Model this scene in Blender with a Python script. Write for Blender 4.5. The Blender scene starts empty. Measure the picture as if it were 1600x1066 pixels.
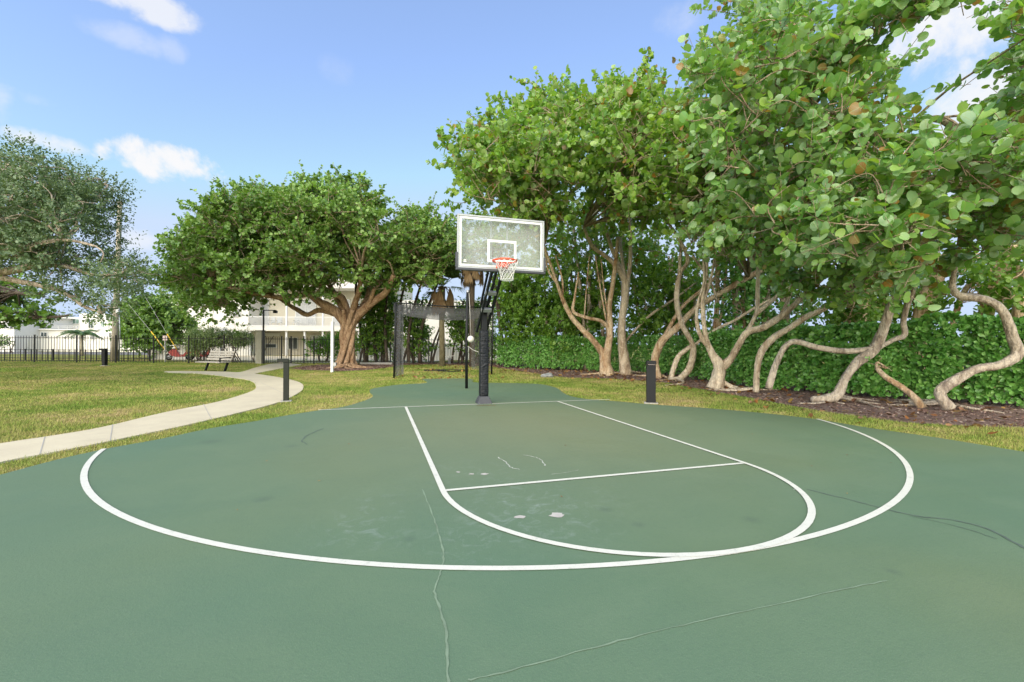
import bpy, bmesh, math, random
import numpy as np
from mathutils import Vector, Matrix

SC = bpy.context.scene
COL = SC.collection
random.seed(7)
PI = math.pi

# ------------------------------------------------------------------ camera frame
F = 693.6077
CAM = np.array([-2.41411566, -10.0617638, 1.42923294])
PIT, YAW, ROL = 0.00368982, 0.29517688, 0.00516130
FW = np.array([math.sin(YAW)*math.cos(PIT), math.cos(YAW)*math.cos(PIT), math.sin(PIT)])
_r0 = np.array([math.cos(YAW), -math.sin(YAW), 0.0]); _u0 = np.cross(_r0, FW)
RT = _r0*math.cos(ROL)+_u0*math.sin(ROL); UP = -_r0*math.sin(ROL)+_u0*math.cos(ROL)

def W(px, py, d):
    """world point seen at photo pixel (px, py), d metres in front of the viewer"""
    return CAM + FW*d + RT*((px-800)*d/F) - UP*((py-533)*d/F)
def G(px, py, z=0.0):
    v = FW + RT*((px-800)/F) - UP*((py-533)/F)
    return CAM + v*((z-CAM[2])/v[2])
def GD(px, d, z=0.0):
    p = W(px, 533, d); p[2] = z
    return p
def depth(p): return float((np.asarray(p)-CAM) @ FW)

cam = bpy.data.cameras.new('camera'); cam.lens = F/1600*36; cam.sensor_width = 36
cam.clip_start = 0.05; cam.clip_end = 3000
co = bpy.data.objects.new('camera', cam); COL.objects.link(co)
M = Matrix(((RT[0], UP[0], -FW[0], CAM[0]), (RT[1], UP[1], -FW[1], CAM[1]), (RT[2], UP[2], -FW[2], CAM[2]), (0, 0, 0, 1)))
co.matrix_world = M
SC.camera = co

# ------------------------------------------------------------------ materials
def newmat(name):
    m = bpy.data.materials.new(name); m.use_nodes = True
    nt = m.node_tree; b = nt.nodes['Principled BSDF']
    return m, nt, b
def nd(nt, typ, **kw):
    n = nt.nodes.new(typ)
    for k, v in kw.items():
        if k.startswith('i_'): n.inputs[k[2:].replace('_', ' ')].default_value = v
        else: setattr(n, k, v)
    return n
def lk(nt, a, b): nt.links.new(a, b)
def ramp(nt, fac, stops, interp='LINEAR'):
    r = nt.nodes.new('ShaderNodeValToRGB'); cr = r.color_ramp; cr.interpolation = interp
    while len(cr.elements) < len(stops): cr.elements.new(0.5)
    for e, (p, c) in zip(cr.elements, stops):
        e.position = p; e.color = (c[0], c[1], c[2], 1)
    lk(nt, fac, r.inputs['Fac']); return r.outputs['Color']
def noise(nt, scale, detail=4, rough=.55, vec=None, dist=0):
    n = nt.nodes.new('ShaderNodeTexNoise')
    n.inputs['Scale'].default_value = scale; n.inputs['Detail'].default_value = detail
    n.inputs['Roughness'].default_value = rough; n.inputs['Distortion'].default_value = dist
    if vec is None:
        g = nt.nodes.new('ShaderNodeNewGeometry'); vec = g.outputs['Position']
    lk(nt, vec, n.inputs['Vector']); return n.outputs['Fac']
def mixc(nt, fac, a, b, typ='MIX'):
    m = nt.nodes.new('ShaderNodeMix'); m.data_type = 'RGBA'; m.blend_type = typ
    for i, v in ((0, fac), (6, a), (7, b)):
        if isinstance(v, (int, float)): m.inputs[i].default_value = v
        elif isinstance(v, tuple): m.inputs[i].default_value = (v[0], v[1], v[2], 1)
        else: lk(nt, v, m.inputs[i])
    return m.outputs[2]
def mth(nt, op, a, b=None, clamp=False):
    m = nt.nodes.new('ShaderNodeMath'); m.operation = op; m.use_clamp = clamp
    for i, v in enumerate((a, b)):
        if v is None: continue
        if isinstance(v, (int, float)): m.inputs[i].default_value = v
        else: lk(nt, v, m.inputs[i])
    return m.outputs[0]
def bump(nt, b, h, strength=.3, dist=.02):
    n = nt.nodes.new('ShaderNodeBump'); n.inputs['Strength'].default_value = strength; n.inputs['Distance'].default_value = dist
    lk(nt, h, n.inputs['Height']); lk(nt, n.outputs[0], b.inputs['Normal'])

def plain(name, col, rough=.5, metal=0, var=.12, scale=6, bmp=0):
    m, nt, b = newmat(name)
    f = noise(nt, scale, 5)
    a = tuple(c*(1-var) for c in col); c2 = tuple(min(1, c*(1+var)) for c in col)
    lk(nt, ramp(nt, f, [(.3, a), (.7, c2)]), b.inputs['Base Color'])
    b.inputs['Roughness'].default_value = rough; b.inputs['Metallic'].default_value = metal
    if max(col) < .03: b.inputs['Specular IOR Level'].default_value = .3
    if bmp: bump(nt, b, noise(nt, scale*8, 4), bmp, .01)
    return m

def leafmat(name, cols, trans=.3, rough=.42, rare=None, veins=False, spec=.4, patch=.35):
    """random colour per leaf, thin-leaf translucency, optional veins from the UV map"""
    m, nt, b = newmat(name)
    g = nt.nodes.new('ShaderNodeNewGeometry')
    stops = []; n = len(cols); top = .965 if rare else 1.0
    for i, c in enumerate(cols): stops.append((top*i/(n-1)*.99, c))
    if rare: stops += [(.972, rare[0]), (1.0, rare[1])]
    c = ramp(nt, g.outputs['Random Per Island'], stops)
    p = mth(nt, 'ADD', mth(nt, 'MULTIPLY', noise(nt, .5, 2), .55), mth(nt, 'MULTIPLY', noise(nt, 1.9, 2), .45))
    c = mixc(nt, patch, c, ramp(nt, p, [(.36, tuple(v*.8 for v in cols[0])), (.64, tuple(min(1, v*1.1) for v in cols[-1]))]))
    if veins:
        uv = nt.nodes.new('ShaderNodeUVMap'); uv.uv_map = 'leaf'
        s = nt.nodes.new('ShaderNodeSeparateXYZ'); lk(nt, uv.outputs[0], s.inputs[0])
        ax = mth(nt, 'ABSOLUTE', s.outputs[0])
        mid = mth(nt, 'LESS_THAN', ax, .035)
        k = mth(nt, 'FRACT', mth(nt, 'MULTIPLY', mth(nt, 'SUBTRACT', s.outputs[1], mth(nt, 'MULTIPLY', ax, .8)), 2.6))
        side = mth(nt, 'LESS_THAN', mth(nt, 'ABSOLUTE', mth(nt, 'SUBTRACT', k, .5)), .055)
        v = mth(nt, 'MAXIMUM', mid, mth(nt, 'MULTIPLY', side, .6))
        c = mixc(nt, mth(nt, 'MULTIPLY', v, .55), c, (.34, .40, .16))
    lk(nt, c, b.inputs['Base Color']); b.inputs['Roughness'].default_value = rough
    b.inputs['Specular IOR Level'].default_value = spec
    t = nt.nodes.new('ShaderNodeBsdfTranslucent')
    lk(nt, mixc(nt, 1.0, c, (1.5, 1.55, .55), 'MULTIPLY'), t.inputs['Color'])
    mx = nt.nodes.new('ShaderNodeMixShader'); mx.inputs[0].default_value = trans
    lk(nt, b.outputs[0], mx.inputs[1]); lk(nt, t.outputs[0], mx.inputs[2])
    lk(nt, mx.outputs[0], nt.nodes['Material Output'].inputs['Surface'])
    return m

def barkmat(name, pale, mid, dark, scale=3.0):
    m, nt, b = newmat(name)
    tc = nt.nodes.new('ShaderNodeNewGeometry')
    mp = nt.nodes.new('ShaderNodeMapping'); mp.inputs['Scale'].default_value = (1, 1, .35)
    lk(nt, tc.outputs['Position'], mp.inputs[0])
    f1 = noise(nt, scale, 6, .62, mp.outputs[0], .6)
    f2 = noise(nt, scale*9, 4, .6, mp.outputs[0])
    c = ramp(nt, f1, [(.30, dark), (.40, mid), (.49, pale), (.75, pale)])
    bl = noise(nt, scale*1.1, 3, .5, None, .8)
    c = mixc(nt, mth(nt, 'MULTIPLY', ramp_f(nt, bl, .50, .60), .6), c, mid)
    c = mixc(nt, mth(nt, 'MULTIPLY', ramp_f(nt, noise(nt, scale*2.3, 2, .5), .60, .64), .6), c, tuple(min(1, v*1.25) for v in pale))
    c = mixc(nt, mth(nt, 'MULTIPLY', ramp_f(nt, f2, .5, .7), .45), c, dark)
    m3 = nt.nodes.new('ShaderNodeMapping'); m3.inputs['Scale'].default_value = (1, 1, .12); lk(nt, tc.outputs['Position'], m3.inputs[0])
    f3 = noise(nt, scale*5, 4, .6, m3.outputs[0], .4)
    c = mixc(nt, mth(nt, 'MULTIPLY', ramp_f(nt, f3, .52, .66), .5), c, dark)
    lk(nt, c, b.inputs['Base Color']); b.inputs['Roughness'].default_value = .85
    bump(nt, b, mth(nt, 'ADD', mth(nt, 'ADD', f1, f3), mth(nt, 'MULTIPLY', f2, .5)), 1.0, .06)
    return m
def ramp_f(nt, f, a, b):
    r = nt.nodes.new('ShaderNodeMapRange'); r.inputs['From Min'].default_value = a; r.inputs['From Max'].default_value = b
    lk(nt, f, r.inputs['Value']); return r.outputs[0]

MAT = {}
SG = [(0.073, 0.175, 0.035), (0.145, 0.32, 0.06), (0.338, 0.49, 0.09), (0.194, 0.384, 0.111), (0.37, 0.49, 0.26), (0.113, 0.24, 0.071), (0.274, 0.48, 0.101), (0.37, 0.49, 0.308), (0.242, 0.449, 0.14)]
RARE = ((.42, .16, .03), (.20, .08, .03))
MAT['seagrape_near'] = leafmat('seagrape_leaf_near', SG, .38, .34, RARE, True, .8, .22)
MAT['seagrape'] = leafmat('seagrape_leaf', [(c[0]*1.1, c[1]*1.03, c[2]*.75) for c in SG], .36, .36, RARE, False, .6, .25)
MAT['seagrape_far'] = leafmat('seagrape_leaf_far', [(.06, .14, .02), (.11, .23, .035), (.19, .34, .055), (.30, .46, .12)], .24, .42, None, False, .5, .4)
MAT['buttonwood'] = leafmat('silvery_leaf', [(.06, .115, .05), (.11, .18, .075), (.17, .25, .115), (.25, .32, .19)], .2, .5, None, False, .35, .3)
MAT['thicket'] = leafmat('thicket_leaf', [(.06, .14, .025), (.11, .24, .04), (.19, .36, .06), (.30, .46, .09)], .42, .42, None, False, .45)
MAT['hedge'] = leafmat('hedge_leaf', [(.06, .19, .034), (.11, .30, .05), (.18, .41, .08), (.28, .50, .14)], .2, .34, None, False, .55, .2)
MAT['bush'] = leafmat('bush_leaf', [(.14, .22, .07), (.21, .31, .11), (.29, .39, .16), (.38, .46, .25)], .2, .5)
MAT['bright'] = leafmat('bright_leaf', [(.08, .19, .02), (.13, .28, .03), (.19, .36, .05)], .35, .45)
MAT['palm'] = leafmat('palm_leaf', [(.04, .09, .025), (.07, .13, .035), (.10, .17, .05)], .25, .45)
MAT['deadpalm'] = leafmat('dead_palm_leaf', [(.16, .10, .055), (.27, .18, .10), (.36, .26, .15)], .15, .8, None, False, .1)
MAT['bark_pale'] = barkmat('pale_bark', (.68, .57, .42), (.46, .35, .235), (.19, .125, .08))
MAT['bark_tan'] = barkmat('tan_bark', (.64, .49, .32), (.45, .28, .15), (.17, .095, .05))
MAT['bark_red'] = barkmat('red_brown_bark', (.52, .35, .21), (.33, .19, .10), (.09, .045, .025), 4)
MAT['bark_dark'] = barkmat('dark_bark', (.11, .085, .06), (.07, .052, .036), (.03, .022, .016))
MAT['bark_olive'] = barkmat('olive_palm_bark', (.24, .21, .12), (.18, .15, .085), (.08, .065, .04), 5)
MAT['bark_twig'] = barkmat('grey_brown_twig_bark', (.40, .31, .21), (.28, .20, .12), (.13, .085, .05))
MAT['bark_grey'] = barkmat('grey_bark', (.57, .48, .37), (.37, .29, .215), (.12, .085, .065))

MAT['black'] = plain('black_powder_coat', (.008, .009, .010), .5)
MAT['fence'] = plain('black_fence_paint', (.008, .009, .010), .5)
MAT['bollard'] = plain('bollard_paint', (.007, .008, .010), .55, 0, .15, 4)
MAT['bollard_old'] = plain('faded_bollard_paint', (.018, .021, .015), .6, 0, .2, 4)
MAT['greymetal'] = plain('grey_metal', (.34, .35, .36), .38, .6)
MAT['darkgrey'] = plain('dark_grey_pad', (.055, .058, .065), .6)
MAT['white'] = plain('white_paint', (.72, .72, .69), .45, 0, .04)
MAT['stucco'] = plain('white_stucco', (.70, .68, .61), .8, 0, .05, 1.2, .15)
MAT['stucco2'] = plain('cream_stucco', (.58, .54, .43), .8, 0, .05, 1.2, .15)
MAT['orange'] = plain('orange_rim_paint', (.80, .085, .025), .45)
MAT['net'] = plain('white_net_cord', (.75, .75, .70), .8)
MAT['slat'] = plain('bench_slat', (.42, .38, .31), .55, 0, .18, 9)
MAT['pillar'] = plain('grey_pillar_stucco', (.30, .29, .23), .85, 0, .12, 3, .2)
MAT['pole'] = plain('weathered_wood_pole', (.34, .30, .22), .85, 0, .22, 2.5, .3)
MAT['yellow'] = plain('yellow_plastic', (.75, .50, .02), .45)
MAT['wire'] = plain('steel_wire', (.25, .25, .25), .4, .7)
MAT['signface'] = plain('faded_sign_face', (.62, .50, .47), .5)
MAT['red'] = plain('red_paint', (.30, .035, .03), .45)
MAT['tyre'] = plain('tyre_rubber', (.012, .012, .012), .8)
MAT['ball'] = plain('ball_leather', (.70, .66, .60), .5, 0, .1, 20)
MAT['rope'] = plain('rope', (.55, .53, .48), .8)
MAT['rock'] = plain('grey_rock', (.28, .29, .28), .85, 0, .3, 12, .5)
MAT['glassdark'] = plain('dark_window', (.06, .075, .075), .12, 0, .3, .8)
MAT['glassgreen'] = plain('green_window', (.16, .24, .19), .15, 0, .2, .8)
MAT['brownblind'] = plain('brown_blind', (.26, .21, .16), .6)
MAT['grille'] = plain('grey_rail', (.45, .46, .45), .5)
MAT['asphalt'] = plain('road_asphalt', (.16, .155, .145), .9, 0, .15, .8)
MAT['kerbconc'] = plain('kerb_concrete', (.42, .40, .36), .85, 0, .1, 2)
MAT['hose'] = plain('black_hose', (.02, .02, .02), .5)

def padmat():
    m, nt, b = newmat('black_vinyl_pad')
    b.inputs['Base Color'].default_value = (.007, .0085, .012, 1); b.inputs['Roughness'].default_value = .42; b.inputs['Specular IOR Level'].default_value = .35
    g = nt.nodes.new('ShaderNodeNewGeometry'); mp = nt.nodes.new('ShaderNodeMapping')
    mp.inputs['Scale'].default_value = (1, 1, 2.2); mp.inputs['Rotation'].default_value = (.5, .2, 0)
    lk(nt, g.outputs['Position'], mp.inputs[0])
    bump(nt, b, noise(nt, 5, 3, .5, mp.outputs[0], 1.5), .55, .06)
    return m
MAT['pad'] = padmat()
def glassmat():
    m, nt, b = newmat('dusty_acrylic')
    b.inputs['Base Color'].default_value = (.66, .68, .62, 1); b.inputs['Roughness'].default_value = .3; b.inputs['Specular IOR Level'].default_value = .25
    t = nt.nodes.new('ShaderNodeBsdfTransparent'); t.inputs[0].default_value = (.93, .96, .94, 1)
    mx = nt.nodes.new('ShaderNodeMixShader')
    lk(nt, ramp(nt, noise(nt, 3, 5), [(.3, (.25,)*3), (.7, (.28,)*3)]), mx.inputs[0])
    lk(nt, t.outputs[0], mx.inputs[1]); lk(nt, b.outputs[0], mx.inputs[2])
    lk(nt, mx.outputs[0], nt.nodes['Material Output'].inputs['Surface'])
    return m
MAT['acrylic'] = glassmat()
def meshnetmat(name, dens, cell, col=(.11, .115, .12)):
    """fine woven netting: real holes between cords, pattern in the object's own generated space"""
    m, nt, b = newmat(name)
    b.inputs['Base Color'].default_value = (*col, 1); b.inputs['Roughness'].default_value = .8
    t = nt.nodes.new('ShaderNodeBsdfTransparent')
    mx = nt.nodes.new('ShaderNodeMixShader')
    f = noise(nt, cell, 3, .6)
    lk(nt, ramp(nt, f, [(.3, (dens-.15,)*3), (.7, (min(1, dens+.15),)*3)]), mx.inputs[0])
    lk(nt, t.outputs[0], mx.inputs[1]); lk(nt, b.outputs[0], mx.inputs[2])
    lk(nt, mx.outputs[0], nt.nodes['Material Output'].inputs['Surface'])
    return m
MAT['cagenet'] = meshnetmat('black_netting', .74, 3, (.085, .088, .094))
MAT['cagenet2'] = meshnetmat('thin_black_netting', .32, 3, (.13, .13, .12))

def lawnmat():
    m, nt, b = newmat('lawn')
    a = noise(nt, .32, 5, .6); f = noise(nt, 14, 5, .7); f2 = noise(nt, 1.7, 5, .65)
    c = ramp(nt, mth(nt, 'ADD', mth(nt, 'MULTIPLY', a, .6), mth(nt, 'MULTIPLY', f2, .4)), [(.38, (.12, .17, .03)), (.47, (.19, .215, .045)), (.54, (.28, .25, .08)), (.62, (.36, .275, .12))])
    c = mixc(nt, mth(nt, 'MULTIPLY', ramp_f(nt, f, .45, .75), .55), c, (.055, .085, .016))
    lk(nt, c, b.inputs['Base Color']); b.inputs['Roughness'].default_value = .95; b.inputs['Specular IOR Level'].default_value = .1
    bump(nt, b, f, .8, .04); return m
MAT['lawn'] = lawnmat()
def blademat():
    m, nt, b = newmat('grass_blade')
    g = nt.nodes.new('ShaderNodeNewGeometry')
    a = noise(nt, .32, 5, .6); f2 = noise(nt, 1.7, 5, .65)
    s = mth(nt, 'ADD', mth(nt, 'MULTIPLY', a, .6), mth(nt, 'MULTIPLY', f2, .4))
    s = mth(nt, 'ADD', s, mth(nt, 'MULTIPLY', mth(nt, 'SUBTRACT', g.outputs['Random Per Island'], .5), .16))
    c = ramp(nt, s, [(.36, (.13, .225, .03)), (.46, (.215, .295, .05)), (.55, (.36, .35, .10)), (.66, (.47, .37, .18))])
    lk(nt, c, b.inputs['Base Color']); b.inputs['Roughness'].default_value = .7; b.inputs['Specular IOR Level'].default_value = .2
    return m
MAT['blade'] = blademat()
def courtmat():
    m, nt, b = newmat('green_court_coating')
    g = nt.nodes.new('ShaderNodeNewGeometry'); P = g.outputs['Position']
    big = noise(nt, .22, 3, .5); med = noise(nt, 1.3, 6, .65, None, .7); fin = noise(nt, 60, 3, .7)
    mp = nt.nodes.new('ShaderNodeMapping'); mp.inputs['Scale'].default_value = (.35, 2.2, 1); mp.inputs['Rotation'].default_value = (0, 0, .25)
    lk(nt, P, mp.inputs[0]); streak = noise(nt, 1.0, 5, .6, mp.outputs[0])
    c = ramp(nt, big, [(.35, (0.1089, 0.1880, 0.1128)), (.50, (0.1246, 0.1949, 0.1087)), (.65, (0.1439, 0.1966, 0.0981))])
    c = mixc(nt, mth(nt, 'MULTIPLY', ramp_f(nt, med, .45, .8), .28), c, (0.1721, 0.2401, 0.1439))
    c = mixc(nt, mth(nt, 'MULTIPLY', ramp_f(nt, streak, .5, .8), .22), c, (0.0895, 0.1490, 0.0998))
    # worn olive area under the hoop
    def spot(x, y, r, soft=.5):
        d = nt.nodes.new('ShaderNodeVectorMath'); d.operation = 'DISTANCE'; lk(nt, P, d.inputs[0]); d.inputs[1].default_value = (x, y, 0)
        mr = nt.nodes.new('ShaderNodeMapRange'); mr.inputs['From Min'].default_value = r; mr.inputs['From Max'].default_value = r*soft
        lk(nt, d.outputs['Value'], mr.inputs['Value']); return mr.outputs[0]
    c = mixc(nt, mth(nt, 'MULTIPLY', spot(.1, -2.8, 5.0, .1), .75), c, (0.2107, 0.2297, 0.1300))
    # chalk and white scuffs
    ch = noise(nt, 6.5, 6, .75, None, 1.0)
    for (px, py, r, k) in ((560, 830, .55, .55), (725, 855, .45, .5), (800, 785, .9, .45), (850, 812, .75, .5), (590, 785, .5, .25), (740, 740, .8, .3), (950, 775, .5, .2)):
        q = G(px, py)
        msk = mth(nt, 'MULTIPLY', spot(q[0], q[1], r, .1), ramp_f(nt, ch, .52, .72))
        c = mixc(nt, mth(nt, 'MULTIPLY', msk, k*.5), c, (.50, .55, .56))
    for (px, py, r) in ((412, 780, .11), (640, 842, .07), (945, 796, .09), (998, 820, .07), (455, 697, .12), (885, 882, .07), (1174, 812, .10), (1395, 893, .06), (330, 690, .2)):
        q = G(px, py)
        c = mixc(nt, mth(nt, 'MULTIPLY', spot(q[0], q[1], r, .2), .34), c, (0.0746, 0.1126, 0.0818))
    # far apron is bluer and darker near the edge of the slab
    c = mixc(nt, mth(nt, 'MULTIPLY', ramp_f(nt, fin, .55, .8), .12), c, (0.0965, 0.1473, 0.1022))
    grit = noise(nt, 190, 2, .6)
    c = mixc(nt, mth(nt, 'MULTIPLY', ramp_f(nt, grit, .52, .70), .30), c, (0.2570, 0.3023, 0.2141))
    mot = noise(nt, 24, 4, .65)
    c = mixc(nt, mth(nt, 'MULTIPLY', ramp_f(nt, mot, .5, .75), .22), c, (0.0911, 0.1361, 0.0973))
    lk(nt, c, b.inputs['Base Color'])
    lk(nt, ramp(nt, med, [(.3, (.62,)*3), (.7, (.80,)*3)]), b.inputs['Roughness']); b.inputs['Specular IOR Level'].default_value = .35
    bump(nt, b, mth(nt, 'ADD', fin, mth(nt, 'MULTIPLY', med, .6)), .25, .008)
    return m
MAT['court'] = courtmat()
def linemat():
    m, nt, b = newmat('court_line_paint')
    f = noise(nt, 9, 6, .7); f2 = noise(nt, 70, 3, .7)
    c = ramp(nt, f, [(.28, (.48, .50, .41)), (.42, (.69, .68, .585)), (.7, (.74, .73, .63))])
    c = mixc(nt, mth(nt, 'MULTIPLY', ramp_f(nt, f2, .58, .74), .55), c, (.30, .37, .28))
    lk(nt, c, b.inputs['Base Color']); b.inputs['Roughness'].default_value = .7
    return m
MAT['line'] = linemat()
def pathmat():
    m, nt, b = newmat('path_concrete')
    f = noise(nt, 1.1, 6, .65); f2 = noise(nt, 45, 4, .7)
    c = ramp(nt, f, [(.3, (.55, .48, .335)), (.55, (.64, .565, .39)), (.75, (.69, .615, .43))])
    c = mixc(nt, mth(nt, 'MULTIPLY', ramp_f(nt, f2, .5, .8), .25), c, (.34, .30, .23))
    lk(nt, c, b.inputs['Base Color']); b.inputs['Roughness'].default_value = .9
    bump(nt, b, f2, .3, .006); return m
MAT['path'] = pathmat()
def mulchmat():
    m, nt, b = newmat('mulch_soil')
    f = noise(nt, 1.6, 6, .7); f2 = noise(nt, 26, 5, .75)
    c = ramp(nt, f, [(.3, (.18, .105, .078)), (.55, (.29, .185, .145)), (.72, (.40, .30, .25))])
    c = mixc(nt, mth(nt, 'MULTIPLY', ramp_f(nt, f2, .45, .75), .6), c, (.045, .026, .02))
    lk(nt, c, b.inputs['Base Color']); b.inputs['Roughness'].default_value = .95
    bump(nt, b, f2, .9, .04); return m
MAT['mulch'] = mulchmat()
MAT['chip'] = leafmat('bark_chip', [(.10, .055, .04), (.22, .125, .09), (.35, .23, .18), (.50, .39, .32)], .0, .9, None, False, .1, .1)
MAT['litter'] = leafmat('fallen_leaf', [(.30, .12, .03), (.22, .10, .045), (.42, .26, .06), (.36, .20, .12), (.16, .08, .05)], .1, .7, None, False, .2, .05)
MAT['crack_light'] = plain('filled_crack', (.20, .275, .18), .85, 0, .2, 8)
MAT['crack_dark'] = plain('open_crack', (.10, .14, .105), .9, 0, .25, 8)
MAT['scuff'] = plain('white_scratch', (.50, .52, .44), .9, 0, .2, 8)
MAT['rust'] = plain('rust_stain', (.24, .15, .06), .9, 0, .2, 8)
MAT['bare'] = plain('bare_patch', (.50, .47, .42), .9, 0, .1, 12)

# ------------------------------------------------------------------ mesh helpers
class MB:
    def __init__(s): s.v = []; s.f = []
    def add(s, vs, fs):
        o = len(s.v); s.v += [tuple(v) for v in vs]; s.f += [tuple(i+o for i in f) for f in fs]; return s
    def box(s, c, size, rz=0, rx=0, taper=1.0):
        R = Matrix.Rotation(rz, 3, 'Z') @ Matrix.Rotation(rx, 3, 'X')
        vs = []
        for z in (-.5, .5):
            t = taper if z > 0 else 1
            for x, y in ((-.5, -.5), (.5, -.5), (.5, .5), (-.5, .5)):
                vs.append(Vector(c)+R @ Vector((x*size[0]*t, y*size[1]*t, z*size[2])))
        return s.add(vs, [(3, 2, 1, 0), (4, 5, 6, 7), (0, 1, 5, 4), (1, 2, 6, 5), (2, 3, 7, 6), (3, 0, 4, 7)])
    def bar(s, a, b, w, h, upv=(0, 0, 1)):
        a = Vector(a); b = Vector(b); d = (b-a).normalized(); u = Vector(upv)
        x = d.cross(u)
        if x.length < 1e-4: x = d.cross(Vector((1, 0, 0)))
        x.normalize(); y = x.cross(d)
        vs = [p+x*sx*w/2+y*sy*h/2 for p in (a, b) for sx, sy in ((-1, -1), (1, -1), (1, 1), (-1, 1))]
        return s.add(vs, [(3, 2, 1, 0), (4, 5, 6, 7), (0, 1, 5, 4), (1, 2, 6, 5), (2, 3, 7, 6), (3, 0, 4, 7)])
    def tube(s, pts, rads, n=8, lump=0.0, seed=0, cap=True, closed=False):
        P = [Vector(p) for p in pts]; rnd = random.Random(seed)
        m = len(P); rings = []; nx = None
        lob = [rnd.uniform(0, 6.28) for _ in range(4)]
        for i in range(m):
            if closed: t = (P[(i+1) % m]-P[i-1]).normalized()
            else: t = (P[min(i+1, m-1)]-P[max(i-1, 0)]).normalized()
            if nx is None:
                nx = t.cross(Vector((0, 0, 1)))
                if nx.length < .05: nx = t.cross(Vector((1, 0, 0)))
            nx = (nx-t*nx.dot(t)).normalized(); ny = t.cross(nx)
            r = rads[i] if hasattr(rads, '__len__') else rads
            ring = []
            for k in range(n):
                a = 2*PI*k/n
                q = 1+lump*(math.sin(2*a+lob[0]+i*.35)*.6+math.sin(3*a+lob[1]-i*.5)*.5+rnd.uniform(-.5, .5)) if lump else 1
                ring.append(P[i]+(nx*math.cos(a)+ny*math.sin(a))*r*q)
            rings.append(ring)
        vs = [v for r in rings for v in r]; fs = []
        for i in range(m if closed else m-1):
            j = (i+1) % m
            for k in range(n): fs.append((i*n+k, i*n+(k+1) % n, j*n+(k+1) % n, j*n+k))
        if cap and not closed: fs += [tuple(range(n))[::-1], tuple((m-1)*n+k for k in range(n))]
        return s.add(vs, fs)
    def lathe(s, prof, c=(0, 0, 0), n=20):
        vs = [(c[0]+r*math.cos(2*PI*k/n), c[1]+r*math.sin(2*PI*k/n), c[2]+z) for r, z in prof for k in range(n)]
        fs = [(i*n+k, i*n+(k+1) % n, (i+1)*n+(k+1) % n, (i+1)*n+k) for i in range(len(prof)-1) for k in range(n)]
        return s.add(vs, fs)
    def poly(s, pts, z, zb=None):
        """flat sheet from an outline, with a skirt down to zb"""
        n = len(pts); vs = [(p[0], p[1], z) for p in pts]; fs = [tuple(range(n))]
        if zb is not None:
            vs += [(p[0], p[1], zb) for p in pts]
            fs += [(i, i+n, (i+1) % n+n, (i+1) % n) for i in range(n)]
        return s.add(vs, fs)
    def strip(s, pts, w, z):
        n = len(pts); vs = []
        for i in range(n):
            a = Vector((pts[max(i-1, 0)][0], pts[max(i-1, 0)][1], 0)); b = Vector((pts[min(i+1, n-1)][0], pts[min(i+1, n-1)][1], 0))
            t = (b-a).normalized(); nn = Vector((-t.y, t.x, 0)); ww = w[i] if hasattr(w, '__len__') else w
            c = Vector((pts[i][0], pts[i][1], z)); vs += [c+nn*ww/2, c-nn*ww/2]
        return s.add(vs, [(2*i, 2*i+1, 2*i+3, 2*i+2) for i in range(n-1)])
    def build(s, name, mat, parent=None, smooth=False, bevel=0, local=False):
        me = bpy.data.meshes.new(name); me.from_pydata(s.v, [], s.f); me.update()
        bm = bmesh.new(); bm.from_mesh(me); bmesh.ops.recalc_face_normals(bm, faces=bm.faces); bm.to_mesh(me); bm.free()
        o = bpy.data.objects.new(name, me); COL.objects.link(o); me.materials.append(MAT[mat] if isinstance(mat, str) else mat)
        if smooth: me.polygons.foreach_set('use_smooth', [True]*len(me.polygons))
        if bevel:
            b = o.modifiers.new('bevel', 'BEVEL'); b.width = bevel; b.segments = 2; b.limit_method = 'ANGLE'
        if parent is not None:
            if local: o.parent = parent
            else: attach(o, parent)
        return o
def attach(o, parent):
    o.parent = parent
    w = parent.matrix_basis
    p = parent.parent
    while p is not None: w = p.matrix_basis @ w; p = p.parent
    o.matrix_parent_inverse = w.inverted()
def thing(name, label, cat, loc=(0, 0, 0), group=None, rz=0):
    o = bpy.data.objects.new(name, None); COL.objects.link(o); o.location = Vector([float(c) for c in loc]); o.rotation_euler = (0, 0, rz)
    o.empty_display_size = .2
    tag(o, label, cat, group); return o
def tag(o, label=None, cat=None, group=None, kind=None):
    if label: o['label'] = label
    if cat: o['category'] = cat
    if group: o['group'] = group
    if kind: o['kind'] = kind
    return o
def structure(o): o['kind'] = 'structure'; return o

def smooth_poly(P, R, sub=4):
    """Catmull-Rom through the points"""
    P = [np.asarray(p, float) for p in P]; n = len(P); out = []; rr = []
    for i in range(n-1):
        p0, p1, p2, p3 = P[max(i-1, 0)], P[i], P[i+1], P[min(i+2, n-1)]
        for k in range(sub):
            t = k/sub
            out.append(.5*((2*p1)+(-p0+p2)*t+(2*p0-5*p1+4*p2-p3)*t*t+(-p0+3*p1-3*p2+p3)*t**3)); rr.append(R[i]*(1-t)+R[i+1]*t)
    out.append(P[-1]); rr.append(R[-1])
    return out, rr

def inpoly(X, Y, poly):
    X = np.asarray(X, float); Y = np.asarray(Y, float); c = np.zeros(X.shape, bool); n = len(poly)
    for i in range(n):
        x1, y1 = poly[i][0], poly[i][1]; x2, y2 = poly[(i+1) % n][0], poly[(i+1) % n][1]
        k = ((y1 > Y) != (y2 > Y)) & (X < (x2-x1)*(Y-y1)/((y2-y1) if y2 != y1 else 1e-9)+x1); c ^= k
    return c

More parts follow.
